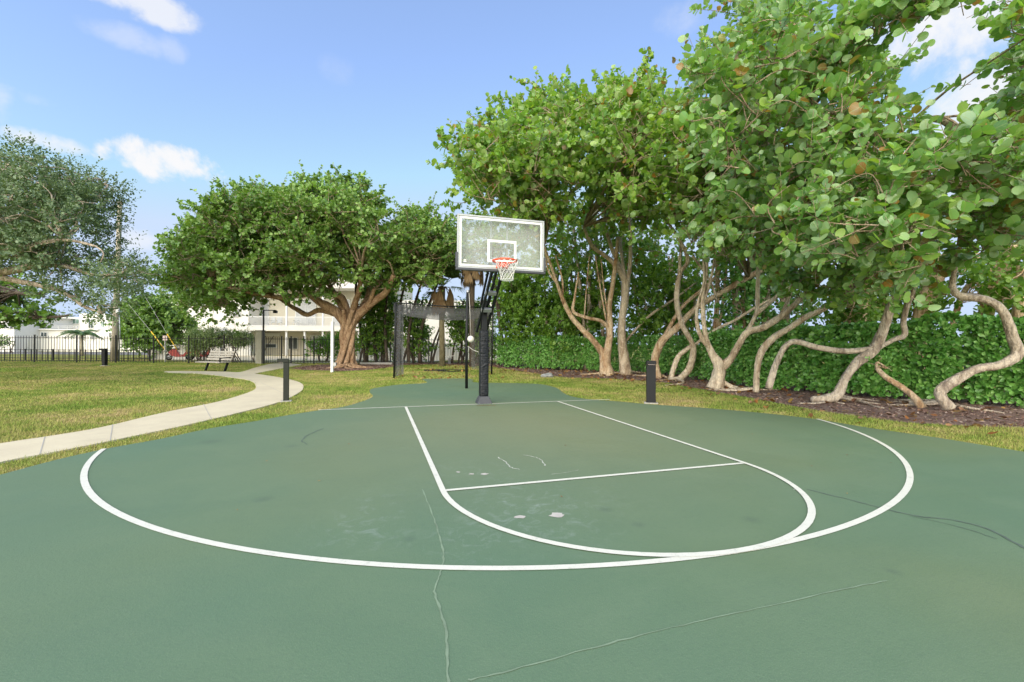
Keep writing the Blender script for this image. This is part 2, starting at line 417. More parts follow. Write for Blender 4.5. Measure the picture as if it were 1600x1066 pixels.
# ------------------------------------------------------------------ foliage
def leaf_template(kind):
    if kind == 'round':     # broad round leaf, notched at the stalk, folded along the midrib
        rim = [(0, .06), (.30, -.03), (.50, .18), (.54, .47), (.42, .76), (.20, .93), (0, .97), (-.20, .93), (-.42, .76), (-.54, .47), (-.50, .18), (-.30, -.03)]
        c = (0, .5); lift = .26
    elif kind == 'oct':
        rim = [(0, 0), (.38, .08), (.52, .45), (.34, .84), (0, .96), (-.34, .84), (-.52, .45), (-.38, .08)]; c = (0, .48); lift = .28
    elif kind == 'obovate':
        rim = [(0, 0), (.15, .25), (.29, .65), (.22, .90), (0, 1.0), (-.22, .90), (-.29, .65), (-.15, .25)]; c = (0, .6); lift = .3
    else:                   # slim
        rim = [(0, 0), (.17, .3), (.19, .62), (0, 1.0), (-.19, .62), (-.17, .3)]; c = (0, .5); lift = .3
    v = np.array([(x, y, lift*abs(x)+.10*(y-.5)**2*-1) for x, y in rim]+[(c[0], c[1], 0)])
    n = len(rim); f = np.array([(i, (i+1) % n, n) for i in range(n)])
    return v, f
def unit(a): return a/np.maximum(np.linalg.norm(a, axis=-1, keepdims=True), 1e-9)
def leaves_mesh(name, pos, axis, nrm, size, kind, mat, parent, uv=False, curl=None):
    T, Fc = leaf_template(kind); N = len(pos); nv = len(T)
    axis = unit(axis); nrm = unit(nrm-axis*np.sum(nrm*axis, -1, keepdims=True)); side = np.cross(axis, nrm)
    vr = np.random.default_rng(N).random((N, 3))
    t = T[None]*size[:, None, None]*np.stack([.82+.3*vr[:, 0], np.ones(N), .2+2.3*vr[:, 1]], 1)[:, None, :]
    t = t.copy(); t[..., 2] += (vr[:, 2]-.35)[:, None]*.5*(T[None, :, 1]-.3)**2*size[:, None]
    V = pos[:, None]+side[:, None]*t[..., 0:1]+axis[:, None]*t[..., 1:2]+nrm[:, None]*t[..., 2:3]
    V = V.reshape(-1, 3); Fa = (Fc[None]+(np.arange(N)*nv)[:, None, None]).reshape(-1, 3)
    me = tri_mesh(name, V, Fa)
    if uv:
        l = me.uv_layers.new(name='leaf'); base = T[:, :2].copy(); base[:, 0] *= 1.0
        l.data.foreach_set('uv', np.tile(base[Fc.reshape(-1)], (N, 1)).astype(np.float32).reshape(-1))
    me.polygons.foreach_set('use_smooth', np.ones(len(Fa), bool))
    o = bpy.data.objects.new(name, me); COL.objects.link(o); me.materials.append(MAT[mat])
    if parent is not None: attach(o, parent)
    return o
def tri_mesh(name, V, Fa):
    me = bpy.data.meshes.new(name); me.vertices.add(len(V)); me.vertices.foreach_set('co', np.asarray(V, np.float32).reshape(-1))
    k = Fa.shape[1]
    me.loops.add(len(Fa)*k); me.loops.foreach_set('vertex_index', Fa.astype(np.int32).reshape(-1))
    me.polygons.add(len(Fa)); me.polygons.foreach_set('loop_start', np.arange(0, len(Fa)*k, k, dtype=np.int32))
    me.update(calc_edges=True); me.validate(); return me

def shoots_on_blobs(rng, C, R, n, squash=.85, inner=.5, flat_bottom=None):
    w = R**2; w = w/w.sum()
    k = rng.choice(len(C), n*2, p=w)
    d = unit(rng.normal(size=(n*2, 3)))
    rad = R[k]*(inner+(1.08-inner)*rng.random(n*2)**.6)
    sq = np.array([1, 1, squash])
    p = C[k]+d*rad[:, None]*sq
    q = ((p[:, None]-C[None])/sq)/R[None, :, None]
    q = np.linalg.norm(q, axis=2); q[np.arange(len(p)), k] = 9
    keep = q.min(1) > .62
    p, d = p[keep][:n], d[keep][:n]
    return p, d
def grow_leaves(rng, P, D, nl, leaf, slen, upw=.45, spread=1.0, nrm_up=.5, jitter=.45, rosette=False):
    """leaves along little shoots: two-ranked, facing out and up"""
    S = unit(D+np.array([0, 0, upw])+rng.normal(size=P.shape)*.38)
    L = slen*(.55+.8*rng.random(len(P)))
    if not rosette: L = np.where(rng.random(len(P)) < .09, L*2.1, L)
    pr = unit(np.cross(S, unit(rng.normal(size=P.shape)))); qr = np.cross(S, pr)
    pos = []; ax = []; nr = []; sz = []
    for i in range(nl):
        t = (i+.6)/nl if not rosette else .75+.25*rng.random(len(P))
        ang = i*PI+rng.normal(size=len(P))*.5 if not rosette else i*2*PI/nl+rng.normal(size=len(P))*.25
        out = pr*np.cos(ang)[:, None]+qr*np.sin(ang)[:, None]
        tt = t if np.ndim(t) else np.full(len(P), t)
        a = unit(out*spread+S*(.25+.7*tt[:, None])+rng.normal(size=P.shape)*.18)
        s = leaf*(.42+.78*rng.random(len(P))**.8)*(1.0-.25*tt)
        nn = S*.55+np.array([0, 0, nrm_up])+D*.45+rng.normal(size=P.shape)*jitter
        if rosette: nn = S*1.0+rng.normal(size=P.shape)*.3
        pos.append(P+S*(L*tt)[:, None]+out*.012); ax.append(a); nr.append(nn); sz.append(s)
    k = rng.random(len(P)*nl) > .06
    return np.concatenate(pos)[k], np.concatenate(ax)[k], np.concatenate(nr)[k], np.concatenate(sz)[k], S, L

def sprays(rng, C, R, nspray, step, lb, r0, squash=.85, reach=1.25):
    """leafy branches radiating from each limb end; shoots sit along their outer part"""
    P = []; D = []
    for c, r in zip(C, R):
        for k in range(nspray):
            d = rng.normal(size=3); d[2] = d[2]*.75+.45; d /= np.linalg.norm(d)
            L = r*reach*(.65+.75*rng.random()); o = c+rng.normal(size=3)*r*.18
            e = o+d*L*np.array([1, 1, squash]); bend = rng.normal(size=3)*.16*L; bend[2] += .10*L
            m = o+(e-o)*.5+bend
            q, rr = smooth_poly([o, m, e], [r0*.34, r0*.2, .005], 5); lb.tube(q, rr, 5, 0, k)
            q = np.array(q); n = max(2, int(L*.72/step))
            for t in .28+.72*(np.arange(n)+rng.random(n)*.6)/n:
                i = min(t*(len(q)-1), len(q)-1.001); j = int(i); p = q[j]+(q[j+1]-q[j])*(i-j)
                tn = unit(q[j+1]-q[j]); pr = rng.normal(size=3); pr = unit(pr-tn*(pr@tn))
                P.append(p); D.append(unit(tn*.75+pr*(.9 if t < .93 else .2)))
    return np.array(P), np.array(D)

def crown_blobs(rng, poly, df, db, n, r, pad=0.):
    """blob centres filling a crown: an outline, real depth and thickness"""
    C = []; R = []; xs = [p[0] for p in poly]; ys = [p[1] for p in poly]; tries = 0
    a = np.linspace(0, 2*PI, 9)[:-1]; edge = 1.12 if r > .5 else .85
    while len(C) < n and tries < 30000:
        tries += 1
        px = rng.uniform(min(xs), max(xs)); py = rng.uniform(min(ys), max(ys)); d = df+(db-df)*rng.random(); rr = r*(.7+.6*rng.random())
        rp = rr*F/d*edge
        pp = pad*F/d if r > .5 else 0
        up_ = np.where(np.sin(a) < -.1, pp, 0)
        if not inpoly(px+(rp+pp*.5)*np.cos(a), py+rp*.85*np.sin(a)-up_, poly).all(): continue
        c = W(px, py, d)
        if C and min(np.linalg.norm(c-np.array(C), axis=1)) < r*.55: continue
        C.append(c); R.append(rr)
    return np.array(C), np.array(R)

def make_tree(name, label, cat, base, trunks, crown, leafmat_, bark, group=None, seed=1, leaf=.19, nl=9, slen=.5, shoots=700,
              kind='round', near=False, upw=.45, blobs=None, limb=.045, extra=None, squash=.85, inner=.5, lump=.10, sides=10, twigs=True, spray=None, nrm_up=.5, roots=0, rootr=.06, attach_lo=0):
    rng = np.random.default_rng(seed); rnd = random.Random(seed)
    root = thing(name, label, cat, base, group)
    tb = MB(); ends = []
    for pl in trunks:
        # (px, py, half width px, depth)
        P = [W(p[0], p[1], p[3]) for p in pl]; R = [p[2]*p[3]/F*(.84 if spray else 1) for p in pl]
        Q, rr = smooth_poly(P, R, 5)
        tb.tube(Q, rr, sides, lump, seed+len(ends))
        ends.append((np.asarray(Q[-1]), rr[-1]))
        if len(Q) > 12: ends.append((np.asarray(Q[int(len(Q)*.75)]), rr[int(len(Q)*.75)]))
    for k in range(roots):
        a = rnd.uniform(0, 2*PI); ln = rnd.uniform(.7, 1.8); b = Vector([float(c) for c in base])
        pts = []; rr = []
        for j in range(7):
            t = j/6; aa = a+math.sin(t*3+k)*.35
            pts.append(b+Vector((math.cos(aa)*ln*t, math.sin(aa)*ln*t, .10*(1-t)**2-.012*t+rootr*.5*(1-t)))); rr.append(rootr*(1-.75*t))
        q, r2 = smooth_poly(pts, rr, 3); tb.tube(q, r2, 7, .12, seed+k)
    tb.build('trunk', bark, root, True)
    # crown
    C, R = crown_blobs(rng, *crown, pad=slen*.8) if blobs is None else blobs
    if extra:
        C = np.concatenate([C, [W(e[0], e[1], e[2]) for e in extra]]); R = np.concatenate([R, [e[3] for e in extra]])
    lb = MB()
    if spray: P, D = sprays(rng, C, R, spray[0], spray[1], lb, limb, squash)
    else: P, D = shoots_on_blobs(rng, C, R, shoots, squash, inner)
    pos, ax, nr, sz, S, L = grow_leaves(rng, P, D, nl, leaf, slen, upw, nrm_up=nrm_up)
    low = pos[:, 2] > .05
    pos, ax, nr, sz = pos[low], ax[low], nr[low], sz[low]
    leaves_mesh('crown', pos, ax, nr, sz, kind, leafmat_, root, near)
    # limbs from trunk ends to blobs, branches to the shoots
    for i, c in enumerate(C):
        e, er = min(ends, key=lambda q: np.linalg.norm(q[0]-c)+rnd.random()*.4)
        m1 = e+(c-e)*.4+np.array([rnd.uniform(-.25, .25), rnd.uniform(-.25, .25), rnd.uniform(0, .3)]); m2 = e+(c-e)*.75+np.array([rnd.uniform(-.2, .2), rnd.uniform(-.2, .2), rnd.uniform(-.1, .25)])
        r0 = min(er*.75, limb*(.8+.5*rnd.random()))
        q, rr = smooth_poly([e, m1, m2, c], [r0, r0*.75, r0*.55, r0*.38], 4); lb.tube(q, rr, 6, .08, i)
        for j in range(0 if spray else 4):
            dd = np.array([rnd.gauss(0, 1), rnd.gauss(0, 1), rnd.gauss(.3, .8)]); dd /= np.linalg.norm(dd)
            e2 = c+dd*R[i]*.9*np.array([1, 1, squash]); mm = c+(e2-c)*.5+np.array([rnd.uniform(-.1, .1) for _ in range(3)])
            q, rr = smooth_poly([c, mm, e2], [r0*.36, r0*.25, .006], 3); lb.tube(q, rr, 5, 0, i)
    if twigs:
        for i in range(len(P)):
            if not near and i % 3 and L[i] < slen*1.3: continue
            tw = .006 if near else .010; lb.bar(P[i]-S[i]*L[i]*(.2 if spray else .5), P[i]+S[i]*L[i], tw, tw)
    lb.build('branches', 'bark_twig' if spray else bark, root, True)
    return root

# ================================================================== SETTING
GZ = -.03
def g2(pts): return [tuple(G(x, y)[:2]) for x, y in pts]
lawn = structure(MB().poly([(-400, -400), (400, -400), (400, 400), (-400, 400)], GZ).build('lawn', 'lawn'))

court_px = [(0, 742), (90, 718), (172, 700), (250, 686), (325, 670), (400, 658), (455, 648), (500, 641), (540, 635), (575, 624), (583, 618), (578, 612), (580, 608),
            (595, 605), (625, 601), (666, 598.5), (664, 594), (666, 592), (735, 592), (740, 597.5), (788, 598.5), (840, 600), (862, 604), (873, 608), (880, 614), (895, 620), (925, 624.5), (961, 627), (1017, 632),
            (1093, 637), (1187, 645), (1274, 655), (1360, 669), (1465, 684), (1600, 706)]
def soft(pts, sub=4):
    q, _ = smooth_poly([np.array([*p, 0.]) for p in pts], [1]*len(pts), sub); return [(float(a[0]), float(a[1])) for a in q]
court_xy = soft(g2(court_px), 3)+[(6.6, -8.2), (7.6, -12), (8, -18), (-12, -18), (-11, -10), (-8.2, -6)]
court = structure(MB().poly(court_xy, 0, GZ-.05).build('sports_court', 'court'))

def marking(name, pts, w, z, mat='line'):
    return MB().strip(pts, w, z).build(name, mat, court)
LW = .056
bl = G(497, 641); br = G(964, 627)
marking('baseline', [(bl[0], 0), (-2, 0), (2, 0), (br[0], 0)], .05, .004)
pl = G(166, 701.5); prr = G(1276, 655)
arc = []
a0 = math.atan2(pl[1]+1.6, pl[0]); 
if pl[1] > -1.6: arc.append((-5.99, pl[1])); a0 = PI
else: a0 = a0 % (2*PI)
a1 = 2*PI if prr[1] > -1.6 else math.atan2(prr[1]+1.6, prr[0]) % (2*PI)
for i in range(97):
    a = a0+(a1-a0)*i/96; arc.append((5.99*math.cos(a), -1.6+5.99*math.sin(a)))
if prr[1] > -1.6: arc.append((5.99, prr[1]))
marking('three_point_line', arc, LW, .006)
key = [(-1.80, -.03)]+[(-1.80, -5.79*t) for t in (.3, .6, .9)]+[(1.80*math.cos(PI+PI*i/48), -5.79+1.80*math.sin(PI+PI*i/48)) for i in range(49)]+[(1.80, -5.79*t) for t in (.9, .6, .3)]+[(1.80, -.03)]
marking('key_line', key, LW, .009)
marking('free_throw_line', [(-1.77, -5.79), (0, -5.79), (1.77, -5.79)], .052, .0075)

def wig(pts, amp, seed, sub=6):
    rnd = random.Random(seed); q, _ = smooth_poly([np.array([*g, 0.]) for g in g2(pts)], [1]*len(pts), sub)
    return [(p[0]+rnd.uniform(-amp, amp), p[1]+rnd.uniform(-amp, amp)) for p in q]
def crack(pts, w, mat, seed, amp=.012, z=.003):
    q = wig(pts, amp, seed); rnd = random.Random(seed)
    marking('crack', q, [w*rnd.uniform(.5, 1.3) for _ in q], z, mat)
crack([(660, 765), (672, 795), (684, 828), (692, 860), (692, 880), (686, 902), (679, 925), (688, 955), (697, 990), (699, 1030), (701, 1080)], .012, 'crack_light', 1, .004)
crack([(730, 1064), (800, 1048), (900, 1020), (1000, 994), (1100, 970), (1200, 948), (1300, 925), (1385, 908)], .008, 'crack_light', 2, .004, .0035)
crack([(1262, 765), (1330, 782), (1400, 800), (1440, 808), (1480, 812), (1540, 826), (1600, 856), (1640, 880)], .022, 'crack_dark', 3, .008)
crack([(1420, 806), (1500, 824), (1555, 842)], .010, 'crack_dark', 4, .006, .0025)
crack([(505, 670), (485, 678), (472, 688), (480, 695)], .022, 'crack_dark', 5, .01)
crack([(778, 715), (790, 722), (797, 730), (813, 734)], .014, 'scuff', 6, .01)
crack([(818, 711), (838, 715), (848, 722), (852, 728)], .014, 'scuff', 7, .01)
crack([(862, 742), (905, 735)], .006, 'scuff', 8, .01)
crack([(1240, 765), (1249, 764)], .018, 'scuff', 18, .004)
crack([(745, 634), (754, 634), (775, 634)], .05, 'rust', 9, .02, .0065)
for k, (px, py, r) in enumerate([(812, 808, .05), (870, 805, .075), (757, 741, .05), (737, 741, .035), (716, 738, .03)]):
    c = G(px, py); rnd = random.Random(k)
    MB().poly([(c[0]+r*rnd.uniform(.55, 1.1)*math.cos(a*PI/5), c[1]+r*.8*rnd.uniform(.5, 1.1)*math.sin(a*PI/5)) for a in range(10)], .003).build('bare_patch', 'bare', court)

# path: one curving walk with a spur to the gate
lo = [(-160, 762), (0, 721), (80, 706), (162, 690), (230, 676), (292, 663), (374, 644), (435, 628), (462, 616), (474, 606), (468, 597), (440, 590), (398, 583.5)]
hi = [(472, 569.3), (450, 567.6), (424, 568.4), (400, 574), (376, 581), (355, 580.6), (310, 579.8), (262, 579.8), (262, 581.8), (310, 583.6), (351, 588), (390, 594), (400, 604), (390, 612), (341, 627), (260, 643), (162, 666), (80, 680), (0, 692), (-160, 722)]
_a, _b = g2(lo)[:2]; _c, _d = g2(hi)[-2:]
path_xy = [(_a[0]+(_a[0]-_b[0])*k, _a[1]+(_a[1]-_b[1])*k) for k in (9, 4)]+soft(g2(lo))+soft(g2(hi))+[(_d[0]+(_d[0]-_c[0])*k, _d[1]+(_d[1]-_c[1])*k) for k in (4, 9)]
path = structure(MB().poly(path_xy, -.008, GZ-.05).build('path', 'path'))
for p, q in (((172, 688), (176, 663)), ((330, 654), (318, 631)), ((455, 620), (408, 598)), ((62, 709.5), (70, 682))):
    a, b = g2([p, q]); MB().strip([a, b], .010, -.004).build('joint', 'kerbconc', path)

mulch_r = [(772, 573), (800, 577.5), (880, 589), (960, 591), (1040, 597), (1100, 608), (1180, 622), (1250, 635), (1330, 648), (1430, 660), (1600, 667), (1800, 684), (1800, 620), (1600, 600), (1300, 590), (1000, 577), (860, 571), (772, 567.5)]
mulch_m = [(450, 575.5), (470, 572.5), (500, 569.8), (560, 568.2), (610, 567.3), (690, 566.6), (772, 567.5), (772, 572), (690, 569), (628, 570), (600, 574.6), (570, 578), (530, 579.5), (480, 578)]
mulch_xy = g2(mulch_r); mulch_mxy = g2(mulch_m)
structure(MB().poly(mulch_xy, -.022).build('mulch_bed', 'mulch'))
structure(MB().poly(mulch_mxy, -.022).build('mulch_bed', 'mulch'))
drive = [tuple(GD(x, d)[:2]) for x, d in ((380, 30.2), (640, 30.2), (760, 45), (230, 45))]
structure(MB().poly(drive, -.02).build('driveway', 'path'))
road = [tuple(GD(x, d)[:2]) for x, d in ((-900, 50), (230, 45.5), (235, 33), (378, 31), (228, 56), (-900, 58))]
structure(MB().poly(road, -.024).build('road', 'asphalt'))

# grass blades, nearest thickest
def grow_grass():
    rng = np.random.default_rng(3); N = 1500000
    d = 3.2+31*rng.random(N)**1.55; px = rng.uniform(-260, 1850, N)
    lat = (px-800)/F*d
    X = CAM[0]+math.sin(YAW)*d+math.cos(YAW)*lat; Y = CAM[1]+math.cos(YAW)*d-math.sin(YAW)*lat
    JX = X+rng.normal(size=N)*.025; JY = Y+rng.normal(size=N)*.025
    ok = ~inpoly(JX, JY, court_xy) & ~inpoly(JX, JY, path_xy) & ~inpoly(X, Y, mulch_mxy)
    inm = inpoly(X, Y, mulch_xy); ok &= ~inm | (rng.random(N) < .012)
    X, Y, d = X[ok], Y[ok], d[ok]
    n = min(len(X), 420000); X, Y, d = X[:n], Y[:n], d[:n]
    h = (.022+.035*rng.random(n))*(1+.3*np.sin(X*1.7)*np.sin(Y*2.1)); w = .0032+.0008*d
    a = rng.uniform(0, 2*PI, n); t = rng.uniform(0, 2*PI, n); lean = rng.random(n)*.9
    b = np.stack([X, Y, np.full(n, GZ-.002)], 1); s = np.stack([np.cos(a), np.sin(a), np.zeros(n)], 1)*w[:, None]*.5
    tip = b+np.stack([np.cos(t)*lean*h, np.sin(t)*lean*h, h], 1)
    V = np.stack([b-s, b+s, tip], 1).reshape(-1, 3)
    me = tri_mesh('grass', V, np.arange(n*3).reshape(-1, 3)); me.materials.append(MAT['blade'])
    o = bpy.data.objects.new('grass', me); COL.objects.link(o)
    tag(o, 'short green and straw coloured grass of the lawns', 'grass', None, 'stuff')
grow_grass()

def scatter_flat(name, mat, polys, n, smin, smax, asp, z, seed, label, cat, jitterz=.02, tilt=.35, pts=None):
    rng = np.random.default_rng(seed); A = []
    for poly in polys:
        xs = [p[0] for p in poly]; ys = [p[1] for p in poly]
        X = rng.uniform(min(xs), max(xs), n*4); Y = rng.uniform(min(ys), max(ys), n*4); k = inpoly(X, Y, poly)
        A.append(np.stack([X[k][:n], Y[k][:n]], 1))
    A = np.concatenate(A); m = len(A)
    s = rng.uniform(smin, smax, m); ang = rng.uniform(0, 2*PI, m)
    ax = np.stack([np.cos(ang), np.sin(ang), rng.normal(size=m)*tilt], 1); nr = np.stack([rng.normal(size=m)*tilt, rng.normal(size=m)*tilt, np.ones(m)], 1)
    pos = np.stack([A[:, 0], A[:, 1], z+jitterz*rng.random(m)], 1)
    return leaves_mesh(name, pos, ax, nr, s, asp, mat, None)
o = scatter_flat('mulch_chips', 'chip', [mulch_xy], 26000, .03, .11, 'slim', -.02, 5, '', '', .02, .25)
tag(o, 'shredded brown bark chips covering the planting bed', 'mulch', None, 'stuff')
o = scatter_flat('mulch_chips', 'chip', [mulch_mxy], 7000, .05, .13, 'slim', -.02, 6, '', '', .02, .25)
tag(o, 'shredded bark chips round the foot of the big spreading tree', 'mulch', None, 'stuff')
strip_px = [(772, 575), (800, 580), (880, 592), (960, 595), (1040, 602), (1100, 618), (1180, 634), (1250, 648), (1330, 660), (1430, 674), (1600, 690), (1600, 640), (1300, 620), (1000, 580), (860, 572)]
o = scatter_flat('fallen_leaves', 'litter', [g2(strip_px)], 420, .06, .17, 'oct', .0, 8, '', '', .03, .3)
tag(o, 'dry orange and brown leaves fallen below the trees', 'leaf litter', None, 'stuff')
cage_px = [(610, 590), (650, 570), (780, 570), (860, 586), (780, 592), (740, 590), (640, 594)]
o = scatter_flat('fallen_leaves', 'litter', [g2(cage_px)], 260, .05, .13, 'oct', -.01, 9, '', '', .03, .3)
tag(o, 'dry leaves scattered on the worn turf inside the net frame', 'leaf litter', None, 'stuff')

o = scatter_flat('court_specks', 'litter', [g2([(150, 760), (700, 640), (1250, 660), (1500, 760), (1300, 1000), (300, 1000)])], 16, .012, .035, 'slim', .006, 10, '', '', .004, .1)
tag(o, 'tiny dry leaf bits blown over the green court', 'leaf litter', None, 'stuff')

# ================================================================== HOOP
root = thing('basketball_hoop', 'black padded basketball hoop with clear backboard and orange rim', 'basketball hoop', (0, .16, 0))
PX, PY = 0.0, .16
# tapered rubber foot
MB().box((PX, PY, .085), (.35, .35, .17), 0, 0, .62).build('base_cover', 'darkgrey', root, False, .012)
# padded sleeve with rounded vertical corners
def rounded_column(w, dd, z0, z1, r, n=40, wob=.0, seed=0):
    mb = MB(); rnd = random.Random(seed); rings = []
    prof = []
    for cx, cy, a0 in ((1, 1, 0), (-1, 1, PI/2), (-1, -1, PI), (1, -1, 1.5*PI)):
        for k in range(4):
            a = a0+PI/2*k/3; prof.append((cx*(w/2-r)+r*math.cos(a), cy*(dd/2-r)+r*math.sin(a)))
    m = len(prof); vs = []
    for i in range(n+1):
        z = z0+(z1-z0)*i/n; e = 1-.06*(1-min(1, min(i, n-i)/1.5))
        for k, (x, y) in enumerate(prof):
            q = e*(1+wob*(math.sin(i*.9+k*.7)*.5+rnd.uniform(-.6, .6))); vs.append((PX+x*q, PY+y*q, z))
    fs = [(i*m+k, i*m+(k+1) % m, (i+1)*m+(k+1) % m, (i+1)*m+k) for i in range(n) for k in range(m)]
    fs += [tuple(range(m))[::-1], tuple(n*m+k for k in range(m))]
    mb.add(vs, fs); return mb
rounded_column(.205, .205, .165, 1.71, .038, 46, .012, 3).build('pole_pad', 'pad', root, True)
MB().box((PX, PY, 1.2), (.13, .13, 2.4)).box((PX, PY, 2.405), (.145, .145, .02)).build('pole', 'black', root, False, .006)
for s in (-1, 1):
    x = s*.115
    MB().bar((x, .44, 1.70), (x, -1.06, 2.93), .045, .09, (0, 0, 1)).build('lower_arm', 'black', root, False, .006)
    MB().bar((x*.8, .10, 2.33), (x*.8, -1.06, 3.42), .04, .07, (0, 0, 1)).build('upper_arm', 'black', root, False, .006)
def arm_pt(t): return Vector((0, .44-1.5*t, 1.70+1.23*t))
for t in (.36, .64):
    p = arm_pt(t)+Vector((0, -.06, .03)); MB().box(p, (.285, .10, .06), 0, -.69).build('cross_bracket', 'greymetal', root, False, .006)
MB().bar((0, .12, 2.1), (0, -.75, 2.72), .05, .05).build('lift_strut', 'black', root)
# backboard: 1.83 x 1.07 m
BY, Z0, Z1, HW = -1.22, 2.90, 3.97, .915
bd = MB().box((0, BY, (Z0+Z1)/2), (2*HW-.05, .012, Z1-Z0-.05)).build('backboard', 'acrylic', root)
fr = MB()
t = .036
fr.box((0, BY+.012, Z1-t/2), (2*HW, .05, t)).box((0, BY+.012, Z0+t/2), (2*HW, .05, t))
for s in (-1, 1): fr.box((s*(HW-t/2), BY+.012, (Z0+Z1)/2), (t, .05, Z1-Z0-2*t))
fr.build('board_frame', plain('board_frame_paint', (.40, .41, .40), .4, .2, .06), bd, False, .004)
bo = MB(); yb = BY-.0095
w = .040; xi = HW-.045; zi0 = Z0+.045; zi1 = Z1-.045
bo.box((0, yb, zi1-w/2), (2*xi, .003, w)).box((0, yb, zi0+w/2), (2*xi, .003, w))
for s in (-1, 1): bo.box((s*(xi-w/2), yb, (zi0+zi1)/2), (w, .003, zi1-zi0-2*w))
bo.build('border_line', 'white', bd)
sq = MB(); w = .05; zs = 3.05
sq.box((0, yb, zs+.455-w/2), (.61, .003, w)).box((0, yb, zs+w/2), (.61, .003, w))
for s in (-1, 1): sq.box((s*(.305-w/2), yb, zs+.2275), (w, .003, .455-2*w))
sq.build('target_square', 'white', bd)
pd = MB(); e = .022
pd.box((0, BY+.005, Z0-.016), (2*HW+.05, .085, .05))
for s in (-1, 1): pd.box((s*(HW+.008), BY+.005, Z0+.16), (.045, .084, .30))
pd.build('edge_pad', 'darkgrey', bd, False, .01)
ma = MB(); ma.box((-.76, yb, Z0+.165), (.05, .003, .018)).box((-.76, yb, Z0+.135), (.06, .003, .022)); ma.build('maker_mark', 'white', bd)
for s in (-1, 1): MB().box((s*.175, BY+.06, 3.42), (.035, .035, 1.06)).build('back_strut', 'greymetal', root)
MB().box((0, BY+.075, 3.36), (.385, .05, .05)).box((-.16, BY+.09, 3.32), (.04, .05, .12)).box((.16, BY+.09, 3.32), (.04, .05, .12)).build('back_bracket', 'darkgrey', root)
RC = Vector((0, BY-.38, 3.05))
def circ(r, z, n=36, ph=0): return [RC+Vector((r*math.cos(2*PI*k/n+ph), r*math.sin(2*PI*k/n+ph), z)) for k in range(n)]
rim = MB().tube(circ(.2345, 0), .019, 8, closed=True).build('rim', 'orange', root, True)
rb = MB(); rb.box((0, BY-.012, 3.0), (.24, .012, .14)).box((0, BY-.085, 3.035), (.21, .15, .012)).box((0, BY-.08, 2.985), (.15, .14, .09), 0, 0, .9)
for s in (-1, 1): rb.bar((s*.10, BY-.02, 2.93), (s*.13, BY-.20, 3.035), .014, .014)
rb.build('rim_mount', 'orange', rim, False, .004)
nt_ = MB(); K = 12; lv = [(.222, -.03), (.205, -.10), (.170, -.185), (.146, -.24), (.130, -.30), (.125, -.35), (.130, -.40)]
for k in range(K):
    for sgn in (-1, 1):
        pts = [RC+Vector((r*math.cos(2*PI*(k+sgn*.5*i)/K), r*math.sin(2*PI*(k+sgn*.5*i)/K), z)) for i, (r, z) in enumerate(lv)]
        nt_.tube(pts, .0040, 5)
nt_.tube(circ(.129, -.40, 24), .006, 5, closed=True)
nt_.build('net', 'net', rim, True)

# tetherball
tp = G(729, 607); zt = 3.02
root = thing('tetherball_pole', 'slim black steel pole standing behind the basketball hoop', 'pole', tp)
MB().tube([(tp[0], tp[1], -.03), (tp[0]-.01, tp[1], 1.5), (tp[0]+.02, tp[1], zt)], .045, 14).build('shaft', 'black', root, True)
MB().lathe([(.0, .05), (.035, .045), (.05, .02), (.05, -.03)], (tp[0]+.02, tp[1], zt), 14).build('cap', 'greymetal', root, True)
bp = W(735.5, 530, depth(tp)-.12)
root = thing('tetherball', 'small white ball hanging on a cord beside the black pole', 'ball', bp)
me = bpy.data.meshes.new('ball_skin'); bm = bmesh.new(); bmesh.ops.create_icosphere(bm, subdivisions=4, radius=.105); bm.to_mesh(me); bm.free()
me.polygons.foreach_set('use_smooth', [True]*len(me.polygons)); me.materials.append(MAT['ball'])
o = bpy.data.objects.new('ball_skin', me); COL.objects.link(o); o.location = Vector([float(c) for c in bp]); attach(o, root)
MB().tube([(bp[0], bp[1], bp[2]+.10), (bp[0]-.03, bp[1], bp[2]+.9), (tp[0]+.05, tp[1]-.05, zt-.06)], .008, 6).build('rope', 'rope', root, True)
q = W(751, 551.5, depth(tp)-.3)
MB().tube([tuple(W(731, 541, depth(tp)-.05)), tuple(W(739, 547, depth(tp)-.15)), tuple(q)], .007, 6).build('loose_cord', 'rope', root, True)

# net frame
fl = G(615.5, 590); fr_ = G(768, 584.5)
root = thing('practice_net_frame', 'black practice net hung on a tall open frame behind the court', 'sports net', fl)
H = 3.02; A = Vector((fl[0], fl[1], 0)); B = Vector((fr_[0], fr_[1], 0)); AB = (B-A).normalized(); NB = Vector((-AB.y, AB.x, 0))
Lf = (B-A).length
for p in (A, B): MB().tube([p+Vector((0, 0, -.05)), p+Vector((.03, 0, H/2)), p+Vector((.05, 0, H))], .036, 10).build('post', 'black', root, True)
MB().tube([A+Vector((.05, 0, H)), (A+B)/2+Vector((.05, 0, H-.05)), B+Vector((.05, 0, H))], .025, 8).build('crossbar', 'black', root, True)
def drape(p0, udir, ulen, z1, z0f, nu, nv, fold, seed, mat, name):
    rnd = random.Random(seed); ph = [rnd.uniform(0, 6) for _ in range(4)]; mb = MB(); vs = []
    for j in range(nv+1):
        for i in range(nu+1):
            u = i/nu; v = j/nv
            z = z1(u)*(1-v)+z0f(u)*v
            off = fold*(math.sin(u*9+ph[0]+v*1.2)+.6*math.sin(u*21+ph[1]-v*2)+.5*math.sin(v*7+ph[2]+u*3))
            p = p0+udir*(u*ulen)+NB*(.10+off); vs.append((p.x, p.y, z))
    fs = [(j*(nu+1)+i, j*(nu+1)+i+1, (j+1)*(nu+1)+i+1, (j+1)*(nu+1)+i) for j in range(nv) for i in range(nu)]
    o = mb.add(vs, fs).build(name, mat, root, True); return o
